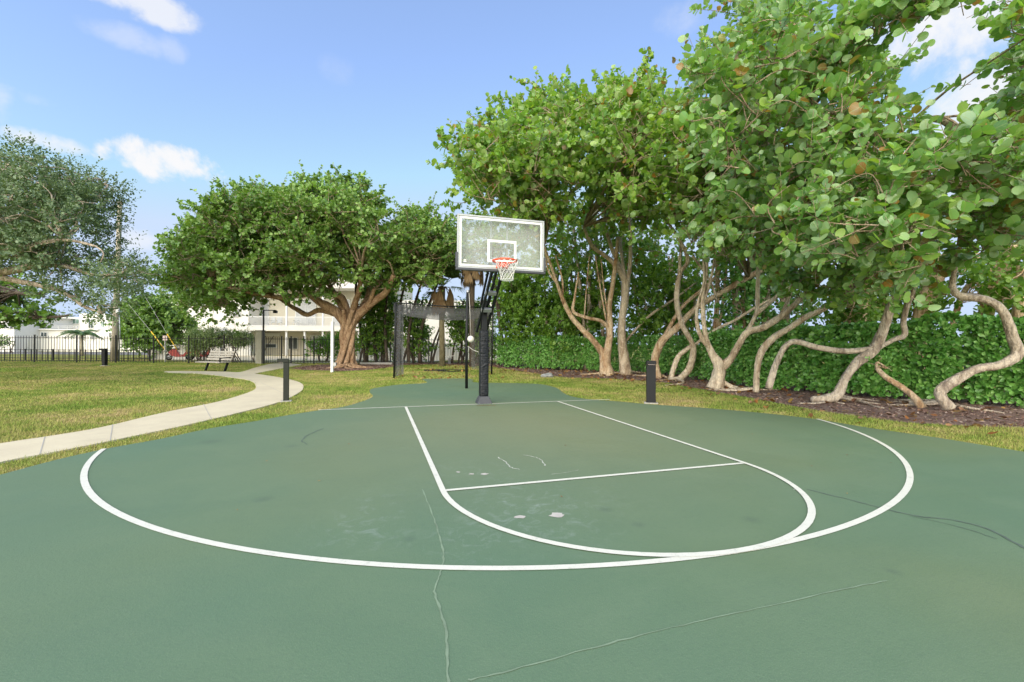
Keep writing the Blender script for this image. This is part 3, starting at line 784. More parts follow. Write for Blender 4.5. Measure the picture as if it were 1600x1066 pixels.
top = lambda u: H-.02-.07*math.sin(PI*u)
drape(A, AB, Lf, top, lambda u: H-.40-.24*math.sin(PI*min(1, u*1.02))**.8, 40, 6, .03, 1, 'cagenet', 'top_net')
drape(A+Vector((.04, 0, 0))+AB*.02, AB, .36, lambda u: H-.06, lambda u: .02+.10*u, 10, 20, .035, 2, 'cagenet', 'side_net')
drape(B-AB*.95, AB, .95, lambda u: H-.06, lambda u: .12+.15*(1-u), 16, 18, .04, 3, 'cagenet2', 'side_net')

# rebound frame on a small stand
rp = G(702, 568.6); dr = depth(rp)
root = thing('rebound_frame', 'small white square rebound frame on a short grey stand', 'rebound frame', rp)
cs = [W(693.5, 543.5, dr), W(710.5, 542, dr), W(710, 556, dr), W(693.5, 557.5, dr)]
MB().tube(cs, .027, 6, closed=True).build('square_frame', 'white', root)
MB().box((rp[0], rp[1], .17), (.16, .16, .40), .3).box((rp[0], rp[1], .40), (.05, .05, .26)).build('stand', 'greymetal', root, False, .01)
for px, py, rx, lab in ((681, 579, .55, 'black rubber hose loop lying on the turf under the net'), (707, 579.5, .75, 'wider black hose loop lying right of the first on worn turf')):
    c = G(px, py); rnd = random.Random(px)
    pts = [(c[0]+rx*math.cos(a*PI/12)*rnd.uniform(.9, 1.1), c[1]+rx*.8*math.sin(a*PI/12)*rnd.uniform(.85, 1.1), GZ+.035+rnd.uniform(0, .02)) for a in range(24)]
    tag(MB().tube(pts, .022, 6, closed=True).build('hose', 'hose', None, True), lab, 'hose', None)

# ================================================================== BOLLARDS
def bollard(p, h, face, label, mat, w=.20, dd=.11, group='black light bollards', proj=.13):
    """face: direction (in plan) the lamp head overhangs"""
    rz = math.atan2(face[1], face[0])+PI/2
    r = thing('light_bollard', label, 'bollard', p, group, rz)
    MB().box((0, 0, h/2-.05), (w, dd, h+.0)).build('post', mat, r, False, .006, True)
    MB().box((0, -proj/2, h-.0), (w+.012, dd+proj, .085)).build('lamp_head', mat, r, False, .006, True)
    MB().box((0, -dd/2-proj*.5, h-.045), (w*.7, proj*.6, .012)).build('lens', 'signface', r, False, 0, True)
    MB().box((0, 0, -.012), (w+.10, dd+.12, .03)).build('footing', 'kerbconc', r, False, .004, True)
    return r
fwd = np.array([math.sin(YAW), math.cos(YAW)]); rgt = np.array([math.cos(YAW), -math.sin(YAW)])
p = G(1017, 629); bollard(p, 1.43+(535-562)*depth(p)/F-.045, -fwd*.95-rgt*.2, 'black bollard light on the court edge in front of the trees', 'bollard', .215, .12, proj=.06)
p = G(447, 626); bollard(p, 1.43+(535-562)*depth(p)/F-.04, -rgt*.93-fwd*.36, 'faded dark bollard light between the path and the court', 'bollard_old', .12, .12)
p = GD(164, 25.5); bollard(p, .93, -rgt, 'black bollard light out by the far picket fence', 'bollard', .2, .17, proj=.16)

# ================================================================== FENCES
def picket_fence(name, label, x0, x1, d0, d1, h, posts, step, group=None, rails=(.08, .93), pw=.02, postw=.065, z=GZ, cat='fence', ph=.0):
    base = GD(x0, d0, z); root = thing(name, label, cat, base, group)
    def at(px):
        t = (px-x0)/(x1-x0); return GD(px, d0+(d1-d0)*t, z)
    seg = [x0]+posts+[x1]; ang = math.atan2(*(at(x1)-at(x0))[[1, 0]])
    for px in posts:
        q = at(px); MB().box((q[0], q[1], z+h*.515), (postw, postw, h*1.03), ang).box((q[0], q[1], z+h*1.04), (postw*1.25, postw*1.25, .025), ang).build('post', 'fence', root)
    for a, b in zip(seg[:-1], seg[1:]):
        pa, pb = at(a), at(b); L = np.linalg.norm(pb-pa)
        if L < .45: continue
        n = max(1, int(round(L/step))); mb = MB()
        for i in range(1, n):
            q = pa+(pb-pa)*i/n; mb.box((q[0], q[1], z+h*.5+.03), (pw, pw, h*.98), ang)
        for rr in rails:
            mb.bar((pa[0], pa[1], z+h*rr), (pb[0], pb[1], z+h*rr), pw*1.5, .035)
        mb.build('picket_panel', 'fence', root)
    return root
picket_fence('picket_fence', 'tall black metal picket fence along the far side of the left lawn', -200, 402, 29, 29, 1.74, [-190, -130, -68, -6, 54, 120, 181, 240, 295, 350], .185)
picket_fence('entrance_gate', 'black metal picket gate between the grey pillar and the trees', 411, 455, 29.2, 29.2, 1.74, [413, 440, 455], .15, None, (.06, .93), .02, .07, cat='gate')
picket_fence('picket_fence', 'black metal picket fence passing behind the big spreading tree', 456, 800, 29.2, 30, 1.74, [475, 490.6, 550, 610, 670, 730, 790], .185)
picket_fence('picket_fence', 'low black metal fence with short pickets beyond the tall one', -200, 235, 31.5, 31.5, .80, [-120, -40, 40, 83, 160, 234], .37, None, (.25, .97), .03, .075)
# fence behind the clipped hedge on the right
hf = [(5.0, 17.0), (7.4, 13.6), (9.6, 11.2), (11.4, 9.2), (11.7, 6), (11.2, 3.0), (11.1, .8), (11.6, -.9), (12.6, -1.9), (13.2, -3.4), (14.2, -8)]
root = thing('picket_fence', 'black picket fence half hidden behind the clipped hedge on the right', 'fence', (hf[0][0], hf[0][1], GZ))
for (a, b) in zip(hf[:-1], hf[1:]):
    L = math.dist(a, b); n = int(L/.14); mb = MB(); ang = math.atan2(b[1]-a[1], b[0]-a[0])
    for i in range(1, n): mb.box((a[0]+(b[0]-a[0])*i/n, a[1]+(b[1]-a[1])*i/n, .86), (.02, .02, 1.74), ang)
    for z in (.15, 1.58): mb.bar((*a, z), (*b, z), .03, .035)
    mb.build('picket_panel', 'fence', root)
for a in hf: MB().box((a[0], a[1], .87), (.065, .065, 1.82)).build('post', 'fence', root)

p = GD(406.5, 29); root = thing('gate_pillar', 'square grey stone pillar beside the entrance gate', 'pillar', p, None, -YAW)
MB().box((0, 0, 1.03), (.40, .40, 2.12)).build('shaft', 'pillar', root, False, .01, True)
MB().box((0, 0, 2.12), (.46, .46, .07)).build('cap', 'pillar', root, False, .01, True)
p = GD(411.5, 28.7); root = thing('lamp_post', 'thin black lamp post with a box lamp on a side arm', 'lamp post', p, None, -YAW)
MB().box((0, 0, 1.72), (.075, .075, 3.5)).build('post', 'fence', root, False, 0, True)
MB().box((.42, 0, 3.44), (.80, .06, .06)).build('arm', 'fence', root, False, 0, True)
MB().box((.76, 0, 3.34), (.22, .20, .17)).build('lamp_head', 'fence', root, False, .01, True)
p = G(519, 581); root = thing('white_post', 'plain white post with a small box at its foot before the big tree', 'post', p, None, -YAW)
MB().box((0, 0, 1.18), (.125, .125, 2.42)).build('shaft', 'white', root, False, .008, True)
MB().box((.13, 0, .36), (.14, .10, .16)).box((.10, 0, .26), (.07, .06, .05)).build('socket_box', 'greymetal', root, False, .006, True)
a = GD(563, 28.4, 0); b = GD(613, 28.4, 0)
tag(MB().bar((a[0], a[1], .05), (b[0], b[1], .05), .12, .14).build('edging_kerb', 'kerbconc'), 'low grey concrete edging right of the big tree trunk', 'kerb')
c = G(856, 588.5); mb = MB(); me = bpy.data.meshes.new('rock'); bm = bmesh.new(); bmesh.ops.create_icosphere(bm, subdivisions=3, radius=.2)
rnd = random.Random(4)
for v in bm.verts: v.co = Vector((v.co.x*1.3, v.co.y, v.co.z*.62))*(1+.13*math.sin(v.co.x*23)+.1*math.sin(v.co.y*31+v.co.z*17)+rnd.uniform(-.05, .05))
bm.to_mesh(me); bm.free(); me.materials.append(MAT['rock']); o = bpy.data.objects.new('rock', me); COL.objects.link(o); o.location = (c[0], c[1], GZ+.06)
tag(o, 'grey rock on the grass in front of the hedge', 'rock')

# ================================================================== BENCH
bk = fwd*.93+rgt*.37; p = G(334, 579.5)
root = thing('park_bench', 'pale slatted park bench with black legs beside the path', 'bench', p, None, math.atan2(bk[1], bk[0])-PI/2)
mb = MB()
for i in range(4): mb.box((0, -.27+.145*i, .43+(.012 if i == 0 else 0)*-1), (1.72, .125, .04))
mb.build('seat', 'slat', root, False, .006, True)
mb = MB()
for i in range(4): mb.box((0, .26+.055*i, .55+.118*i), (1.72, .035, .10), 0, -.40)
mb.build('backrest', 'slat', root, False, .006, True)
for s in (-1, 1):
    x = s*.68; mb = MB()
    mb.bar((x, -.26, .40), (x, .24, .40), .05, .05).bar((x, .05, -.03), (x, .22, .42), .06, .09).bar((x, .22, .40), (x, .50, .98), .05, .05)
    mb.build('leg', 'black', root, False, .004, True)
mb = MB().bar((.80, -.28, .62), (.80, .30, .66), .05, .04).bar((.80, -.26, .42), (.80, -.26, .62), .05, .045); mb.build('armrest', 'black', root, False, .004, True)

# ================================================================== FAR OBJECTS
d = 31; p = GD(180, d)
root = thing('utility_pole', 'tall weathered timber utility pole beyond the fence', 'utility pole', p)
MB().tube([GD(178, d, -.1), W(180, 520, d), W(184, 420, d), W(187.5, 314, d)], [.20, .19, .165, .125], 14, .03, 3).build('shaft', 'pole', root, True)
MB().bar(W(183, 316, d), W(192, 317, d), .12, .12).build('cap', 'bark_dark', root)
MB().tube([GD(186.5, d-.3, 0), W(187.5, 520, d-.2), W(186, 480, d-.2)], .035, 6).build('conduit', 'greymetal', root, True)
MB().box(W(184, 487, d-.3), (.16, .16, .34)).build('service_box', 'white', root, False, .02)
for (a, b1, c_, lab) in (((184, 455), (236, 518), (258, 547), 'steel guy wire with yellow guard, the one left of the small sign'), ((185, 393), (261, 522), (277, 547), 'steel guy wire with yellow guard, the one right of the small sign')):
    dd = 30.6; r = thing('guy_wire', lab, 'guy wire', GD(c_[0]+8, dd), None)
    bot = GD(c_[0]+(c_[0]-b1[0])*.75, dd, 0)
    MB().tube([W(*a, d-.25), W(*b1, dd), bot], .012, 5).build('cable', 'wire', r)
    u = W(*b1, dd); v = W(*c_, dd); MB().tube([u, v], .034, 8).build('guard', 'yellow', r, True)
p = GD(258.5, 30.4); root = thing('road_sign', 'small faded square sign on a thin white post', 'sign', p, None, -YAW)
MB().box((0, 0, .85), (.06, .06, 1.72)).build('post', 'white', root, False, 0, True)
MB().box((0, -.045, 1.62), (.31, .015, .33)).build('sign_panel', 'signface', root, False, .004, True)
a = GD(236, 34.5, 0); b = GD(345, 34.5, 0)
root = thing('low_wall', 'low white rendered wall behind the red scooters', 'wall', a)
MB().bar((a[0], a[1], .33), (b[0], b[1], .33), .18, .78).build('wall_body', 'stucco', root)
a2 = GD(275, 34.9, 0); MB().bar((a2[0], a2[1], .58), (b[0], b[1], .58), .16, 1.25).build('wall_raised', 'stucco', root)
a = GD(560, 37, 0); b = GD(820, 37, 0)
tag(MB().bar((a[0], a[1], .65), (b[0], b[1], .65), .18, 1.4).build('garden_wall', 'stucco'), 'pale garden wall glimpsed through the thicket behind the net', 'wall')

def scooter(px, d, label):
    r = thing('motor_scooter', label, 'scooter', GD(px, d), 'red parked scooters', -YAW+.25)
    mb = MB(); Pf = [(-.62, .55), (-.38, .80), (-.05, .78), (.10, .42), (.36, .40), (.52, .62), (.60, .95), (.68, .94), (.66, .45), (.40, .24), (-.10, .24), (-.50, .36)]
    n = len(Pf); vs = [(x, s*.15, z) for s in (-1, 1) for x, z in Pf]
    mb.add(vs, [tuple(range(n)), tuple(range(2*n-1, n-1, -1))]+[(i, i+n, (i+1) % n+n, (i+1) % n) for i in range(n)])
    mb.build('body', 'red', r, False, .03, True)
    MB().box((-.26, 0, .82), (.62, .26, .10)).build('seat', 'tyre', r, False, .03, True)
    MB().tube([(.62, -.30, 1.02), (.60, 0, .98), (.62, .30, 1.02)], .025, 6).build('handlebar', 'tyre', r, False, 0, True)
    for x in (-.60, .72):
        w_ = MB().tube([(x+.19*math.cos(a*PI/10), 0, .235+.19*math.sin(a*PI/10)) for a in range(20)], .062, 8, closed=True).build('wheel', 'tyre', r, True, 0, True)
        MB().tube([(x, -.04, .235), (x, .04, .235)], .11, 10).build('rim', 'greymetal', w_, True, 0, True)
    MB().box((.75, 0, .50), (.34, .10, .03)).build('mudguard', 'red', r, False, .01, True)
    return r
scooter(278.5, 33.2, 'red motor scooter parked beyond the fence left of the clipped bush')
scooter(312, 33.6, 'second red scooter, mostly hidden by the clipped bush')

# ------------------------------------------------------------------ houses
def flat_house(name, label, px0, d):
    r = thing(name, label, 'house', GD(px0, d), None, -YAW); k = d/F
    l0 = (px0-800)*k
    return r, (lambda px, y=0: (px-800)*(d+y)/F-l0), (lambda py, y=0, px=None: 1.43+(535.6-py)*(d+y)/F)
def wbox(r, X, Z, x0, x1, zt, zb, y0, y1, name, mat, gap=0, par=None):
    xa, xb = X(x0, y0), X(x1, y0); za = Z(zb, y0) if zb is not None else -.1; zt_ = Z(zt, y0)
    return MB().box(((xa+xb)/2, (y0+y1)/2, (za+zt_)/2), (xb-xa, y1-y0, zt_-za)).build(name, mat, par or r, False, 0, True)
r, X, Z = flat_house('white_house', 'white flat roofed house with terrace far beyond the left fence', 90, 58)
wbox(r, X, Z, -220, 22, 498, None, -3, 9, 'left_wing', 'stucco')
wbox(r, X, Z, -224, 24, 496.6, 498, -3.3, 9.2, 'wing_parapet', 'stucco')
wbox(r, X, Z, 22.2, 232, 519.5, None, 0, 10, 'lower_storey', 'stucco')
wbox(r, X, Z, 22.2, 152, 518, 519.5, -.3, 4.4, 'terrace_edge', 'stucco')
wbox(r, X, Z, 62, 232, 500, 519.5, 4.4, 10, 'upper_storey', 'stucco')
wbox(r, X, Z, 76, 100, 498, 500, 4.6, 9, 'roof_block', 'stucco')
wbox(r, X, Z, 124, 168, 493.5, 519.5, 4.1, 10, 'stair_tower', 'stucco')
def window(x0, x1, y0, y1, y, pane, shutter=False):
    f = wbox(r, X, Z, x0-1, x1+1, y0-.8, y1+.8, y-.14, y+.2, 'window', 'white')
    wbox(r, X, Z, x0, x1, y0, y1, y-.17, y-.10, 'pane', pane, 0, f)
    m = (x0+x1)/2; wbox(r, X, Z, m-.25, m+.25, y0, y1, y-.20, y-.165, 'mullion', 'white', 0, f)
    if shutter:
        for a, b in ((x0-3.4, x0-1.2), (x1+1.2, x1+3.4)): wbox(r, X, Z, a, b, y0, y1, y-.12, y+.1, 'shutter', 'darkgrey')
window(9, 14.5, 507, 517.5, -3, 'grille', True)
window(55, 70.5, 504, 510.5, 4.4, 'brownblind'); window(78.5, 93, 504.5, 511, 4.4, 'brownblind'); window(113.5, 122.6, 502.5, 509, 4.4, 'glassgreen')
window(138, 144.5, 502.5, 516, 4.1, 'glassdark'); window(158, 162, 506, 514, 4.1, 'glassgreen')
window(64, 72.5, 523.5, 529.5, 0, 'glassdark'); window(141, 146, 524, 533, 0, 'glassdark'); window(170, 178, 523.5, 530, 0, 'glassdark'); window(195, 205, 523.5, 530, 0, 'glassdark')
mb = MB()
for z in (513.2, 515.3): mb.box(((X(36)+X(122))/2, -.1, Z(z)), (X(122)-X(36), .06, .06))
for i in range(7): mb.box((X(36)+(X(122)-X(36))*i/6, -.1, Z(515.6)), (.06, .06, .44))
mb.build('terrace_rail', 'grille', r, False, 0, True)

r, X, Z = flat_house('balcony_house', 'cream two storey house with a white balcony behind the big tree', 450, 45)
wbox(r, X, Z, 262, 388, 462, None, 0, 10, 'side_block', 'stucco')
wbox(r, X, Z, 388, 620, 438, None, 2.6, 10, 'recessed_wall', 'stucco2')
wbox(r, X, Z, 388, 620, 519.5, 512, -.15, 2.6, 'balcony_floor', 'stucco') if False else None
MB().box(((X(388)+X(620))/2, 1.2, (Z(512)+Z(519))/2), (X(620)-X(388), 2.76, Z(512)-Z(519))).build('balcony_floor', 'stucco', r, False, 0, True)
MB().box(((X(388)+X(620))/2, 1.2, (Z(438)+Z(452))/2), (X(620)-X(388), 2.72, Z(438)-Z(452))).build('eaves_beam', 'stucco', r, False, 0, True)
wbox(r, X, Z, 620, 770, 470, None, 1, 10, 'end_block', 'stucco')
for px in (447, 504, 560): wbox(r, X, Z, px-1.1, px+1.1, 452, 512, .0, .16, 'column', 'white')
for px in (390, 447, 475.5, 504, 532, 560): wbox(r, X, Z, px-1.3, px+1.3, 519, None, .02, .2, 'column', 'white')
mb = MB()
for z in (497.2, 511): mb.box(((X(389)+X(619))/2, .08, Z(z)), (X(619)-X(389), .05, .06))
for i in range(140):
    x = X(389)+(X(619)-X(389))*i/139
    if all(abs(x-X(q)) > .09 for q in (447, 504, 560)): mb.box((x, .08, (Z(497.6)+Z(510.6))/2), (.022, .022, Z(497.6)-Z(510.6)))
mb.build('balcony_rail', 'white', r, False, 0, True)
window(345, 352, 515, 525, 0, 'grille'); window(451, 464, 530, 547, 2.6, 'glassdark'); window(415, 431, 540, 545, 2.6, 'glassdark'); window(405, 436, 523.5, 526.5, 2.6, 'stucco'); window(363, 374, 487, 496, 0, 'grille')
window(396, 418, 470, 509, 2.6, 'grille'); window(462, 492, 470, 509, 2.6, 'grille'); window(485, 499, 526, 547, 2.6, 'grille'); window(520, 545, 470, 509, 2.6, 'grille')
hroot = r
for k, px in enumerate((396, 424, 436, 462, 485)):
    c = hroot.matrix_basis @ Vector((X(px, 1.2), 1.2, Z(512)+.005))
    if k == 0:
        ch = MB()
        ch.box((0, 0, .42), (.5, .5, .05)).box((0, .24, .72), (.5, .05, .60))
        for sx in (-.22, .22):
            for sy in (-.22, .22): ch.box((sx, sy, .2), (.04, .04, .40))
            ch.box((sx, 0, .62), (.04, .5, .04))
        cho = ch.build('patio_chair', 'grille')
        o = cho
    else: o = cho.copy(); COL.objects.link(o)
    o.location = c; o.rotation_euler = (0, 0, -YAW+(.5, -.3, .2, 0, .4)[k])
    tag(o, ('grey patio chair at the left end of the balcony', 'grey patio chair below the box lamp, on the balcony', 'grey patio chair next to the white balcony column, on its left', 'grey patio chair just right of the white balcony column', 'grey patio chair at the right of the balcony')[k], 'chair', 'patio chairs on the balcony')

# ================================================================== TREES
GRP_R = 'pale trunked sea grape trees along the hedge'
def gb(px, py): return tuple(G(px, py))
# right-hand row, far to near
make_tree('sea_grape_tree', 'sea grape tree with forked base and a looping side stem, nearest the hoop', 'tree', gb(950, 585),
  [[(950, 587, 15, 20), (945, 570, 10, 20), (942, 552, 7, 20), (925, 530, 5.5, 20), (905, 510, 5, 20), (890, 490, 4.2, 20), (878, 465, 3.6, 19.8), (866, 430, 3, 19.5), (850, 385, 2.5, 19)],
   [(946, 580, 9, 20), (949, 552, 7, 20), (953, 520, 5.5, 20), (952, 480, 5, 20), (957, 450, 4.5, 20), (960, 425, 3.8, 19.8), (966, 370, 3, 19.5)],
   [(951, 512, 4, 20), (938, 501, 3.4, 19.9), (915, 496, 3.2, 19.8), (896, 487, 3, 19.8), (898, 465, 2.2, 19.8), (904, 425, 1.6, 19.6)],
   [(878, 470, 2.4, 19.9), (879, 440, 2, 19.8), (868, 400, 1.6, 19.6)], [(913, 496, 1.5, 19.8), (916, 455, 1.3, 19.8), (921, 400, 1, 19.6)],
   [(947, 500, 1.6, 19.9), (938, 450, 1.3, 19.9), (930, 400, 1, 19.6)], [(951, 498, 1.5, 20), (944, 455, 1.3, 20), (939, 405, 1, 19.8)], [(868, 440, 2.2, 19.6), (856, 420, 1.8, 19.4), (850, 380, 1.4, 19)]],
  ([(690, 268), (716, 182), (770, 150), (830, 98), (905, 88), (950, 180), (950, 310), (915, 375), (870, 410), (800, 425), (770, 360), (712, 345)], 13.5, 19.5, 46, 1.05),
  'seagrape', 'bark_tan', GRP_R, 11, .19, 10, .46, 2300, 'round', False, .4, roots=5, spray=(9, .20), lump=.15)
make_tree('sea_grape_tree', 'sea grape tree with one straight trunk fanning into limbs, second from the hoop', 'tree', gb(980, 583),
  [[(979, 586, 13, 20.4), (975, 565, 9, 20.4), (972, 535, 8, 20.4), (972, 500, 7.5, 20.4), (976, 470, 7, 20.4), (978, 438, 7, 20.4)],
   [(978, 445, 6, 20.4), (966, 420, 5, 20.2), (946, 400, 4, 20), (926, 385, 3.2, 19.6), (912, 355, 2.6, 19)],
   [(976, 440, 5, 20.4), (966, 412, 4, 20.2), (955, 385, 3.4, 20), (944, 350, 2.6, 19.5)],
   [(980, 442, 5, 20.4), (985, 410, 4, 20.4), (985, 375, 3, 20.2), (983, 330, 2.4, 20)],
   [(977, 440, 4, 20.4), (972, 405, 3, 20.6), (968, 360, 2.4, 20.6)], [(976, 535, 2.4, 20.8), (1000, 508, 2.4, 21), (1022, 488, 2.2, 21), (1050, 470, 2, 21), (1090, 440, 1.6, 21)]],
  ([(880, 110), (960, 112), (1012, 96), (1052, 130), (1072, 260), (1050, 365), (985, 385), (930, 370), (900, 320)], 12.5, 19.5, 40, 1.05),
  'seagrape', 'bark_pale', GRP_R, 12, .19, 10, .46, 1900, 'round', False, .4, roots=5, spray=(9, .20), lump=.15)
make_tree('sea_grape_tree', 'sea grape tree with a reddish trunk leaning far right behind the court bollard', 'tree', gb(1030, 590),
  [[(1029, 592, 9, 18.4), (1023, 562, 7, 18.4), (1034, 534, 6.8, 18.3), (1058, 512, 6, 18.2), (1088, 481, 5.5, 18), (1131, 456, 5, 17.8), (1169, 433, 5, 17.5), (1222, 405, 4.2, 17), (1275, 360, 3, 16.5)],
   [(1030, 545, 4.5, 18.3), (1048, 508, 3.8, 18.5), (1068, 478, 3.4, 18.6), (1094, 455, 3, 18.6), (1122, 428, 2.4, 18.5), (1150, 380, 2, 18)]],
  ([(1020, 150), (1060, 80), (1130, 120), (1250, 260), (1290, 385), (1180, 400), (1080, 385), (1040, 320)], 11.5, 16.5, 34, 1.0),
  'seagrape', 'bark_tan', GRP_R, 13, .185, 9, .44, 1350, 'round', False, .4, roots=4, spray=(8, .20), lump=.15)
make_tree('sea_grape_tree', 'sea grape tree with an S shaped double stem rising from low curved feet', 'tree', gb(1058, 596),
  [[(1055, 597, 7, 17.2), (1062, 592, 6.5, 17.2), (1076, 578, 6, 17.2), (1083, 552, 5.5, 17.1), (1081, 535, 5, 17), (1068, 512, 4.8, 17), (1059, 484, 4.6, 17), (1058, 451, 4.2, 16.9), (1063, 426, 4.2, 16.8), (1075, 408, 3.6, 16.6), (1066, 383, 3, 16.4), (1045, 350, 2.4, 16)],
   [(1048, 596, 5.5, 17.2), (1052, 578, 4.6, 17.2), (1060, 557, 4.3, 17.2), (1073, 546, 4, 17.1), (1081, 540, 3.5, 17.1)],
   [(1060, 452, 3, 17), (1062, 415, 2.8, 17.1), (1064, 380, 2.4, 17.1)], [(1078, 545, 2.5, 17.2), (1115, 517, 2.6, 17), (1150, 500, 2.6, 16.6), (1185, 478, 2.4, 16.2), (1240, 452, 2, 15.8)], [(1082, 400, 2.2, 16.6), (1110, 440, 2, 17), (1120, 470, 1.6, 17.2)]],
  ([(1005, 180), (1060, 140), (1140, 190), (1190, 290), (1170, 370), (1100, 385), (1030, 355)], 10.5, 15, 26, .95),
  'seagrape', 'bark_pale', GRP_R, 14, .18, 9, .42, 1000, 'round', False, .4, roots=3, spray=(8, .20), lump=.15)
make_tree('sea_grape_tree', 'sea grape tree on a swollen stump dividing into upright and slanting limbs', 'tree', gb(1120, 605),
  [[(1117, 608, 15, 14.3), (1122, 588, 12.5, 14.3), (1124, 570, 11, 14.3), (1114, 556, 6.5, 14.3), (1106, 538, 5.2, 14.3), (1101, 515, 4.4, 14.2), (1098, 470, 4.2, 14.1), (1103, 425, 3.6, 14), (1106, 380, 3, 13.6)],
   [(1108, 542, 4.6, 14.3), (1096, 528, 3.8, 14.2), (1089, 505, 3.2, 14.2), (1090, 475, 2.6, 14.1), (1100, 440, 2.3, 14), (1098, 395, 1.9, 13.8)],
   [(1124, 575, 9, 14.3), (1141, 562, 6.5, 14.2), (1154, 540, 6.2, 14.1), (1168, 519, 6.2, 14), (1195, 511, 6, 13.8), (1222, 493, 5.8, 13.5), (1250, 468, 5, 13), (1290, 430, 4, 12)],
   [(1166, 520, 4.2, 14), (1182, 488, 3.8, 14), (1184, 450, 3.6, 13.9), (1186, 410, 3.2, 13.6), (1200, 360, 2.4, 13)],
   [(1180, 492, 4, 14), (1218, 460, 4, 13.8), (1262, 432, 3.6, 13.4), (1300, 400, 3, 12.8)],
   [(1101, 470, 2.4, 14.1), (1112, 430, 2.2, 14), (1120, 385, 1.8, 13.6), (1135, 340, 1.4, 13)], [(1220, 494, 3, 13.6), (1236, 455, 2.6, 13.4), (1240, 410, 2.2, 13), (1230, 360, 1.8, 12.4)],
   [(1130, 598, 5, 14.2), (1142, 604, 3.6, 14.1), (1150, 608, 2.5, 14)]],
  ([(1026, 66), (1110, 2), (1180, -60), (1290, -70), (1330, 60), (1300, 230), (1330, 400), (1200, 415), (1120, 385), (1065, 260)], 7.2, 12.5, 50, .72),
  'seagrape_near', 'bark_pale', GRP_R, 15, .165, 9, .40, 1400, 'round', True, .4, spray=(7, .16), lump=.15, extra=[(1128, 396, 12, .36), (1155, 372, 11.6, .42), (1190, 400, 11.5, .4), (1085, 375, 12.5, .42)], limb=.04, roots=5, rootr=.05)
make_tree('sea_grape_tree', 'sea grape tree with one smooth grey stem bending right out of the hedge', 'tree', gb(1182, 612),
  [[(1181, 613, 6, 13.2), (1183, 578, 5.6, 13.2), (1190, 550, 6, 13.1), (1206, 530, 6, 13), (1235, 512, 5.8, 12.8), (1262, 494, 5.4, 12.5), (1302, 474, 4.6, 12), (1345, 440, 3.5, 11)]],
  ([(1180, 260), (1290, 230), (1400, 260), (1440, 380), (1380, 440), (1270, 440), (1200, 420)], 8.5, 12, 24, .8),
  'seagrape_near', 'bark_pale', GRP_R, 16, .165, 9, .40, 620, 'round', True, .3, spray=(7, .17), lump=.15, extra=[(1248, 462, 10.6, .34), (1312, 462, 10.2, .34), (1362, 436, 9.6, .4), (1275, 432, 10.2, .42), (1220, 430, 10.8, .36)], roots=3, rootr=.04)
make_tree('sea_grape_tree', 'sea grape tree with a knotted trunk and one long horizontal arm to the left', 'tree', gb(1302, 624),
  [[(1268, 624, 5, 11), (1288, 623, 7, 11), (1307, 618, 9, 11), (1320, 592, 7.5, 11), (1339, 568, 8.5, 11), (1361, 550, 9, 11), (1377, 525, 8.5, 11), (1389, 488, 8, 10.9), (1402, 458, 7.5, 10.8), (1416, 432, 7, 10.6), (1430, 380, 5, 10), (1440, 310, 4, 9)],
   [(1201, 607, 6, 11.8), (1214, 565, 5.2, 11.7), (1236, 535, 5.6, 11.6), (1277, 543, 5, 11.4), (1324, 549, 5, 11.2), (1362, 545, 5, 11)],
   [(1358, 552, 4.5, 11), (1394, 532, 4.6, 11.1), (1413, 524, 4.6, 11.1), (1412, 500, 4.4, 11), (1426, 455, 4.2, 10.8), (1450, 400, 3, 10)],
   [(1302, 400, 4, 10), (1288, 310, 4.5, 9.4), (1276, 240, 4.5, 9), (1264, 175, 3.2, 8.6), (1255, 130, 2.2, 8.3)],
   [(1290, 300, 2.6, 9.4), (1330, 250, 2.2, 9), (1370, 200, 1.6, 8.6)]],
  ([(1250, 30), (1345, 30), (1385, 95), (1425, 165), (1500, 180), (1520, 300), (1490, 450), (1380, 480), (1280, 460), (1230, 380), (1240, 200)], 6.2, 9.8, 50, .55),
  'seagrape_near', 'bark_grey', GRP_R, 17, .165, 8, .36, 1080, 'round', True, .4, spray=(6, .145), lump=.15, limb=.034, roots=6, rootr=.05, extra=[(1400, 396, 9, .4), (1462, 424, 9, .36), (1530, 392, 8.6, .42), (1500, 346, 8.5, .42), (1300, 95, 7.2, .42), (1335, 72, 6.9, .38), (1368, 52, 6.6, .30), (1398, 32, 6.4, .26), (1428, 14, 6.2, .24), (1460, -4, 6, .24), (1500, -30, 5.9, .3), (1280, 140, 7.6, .45)])
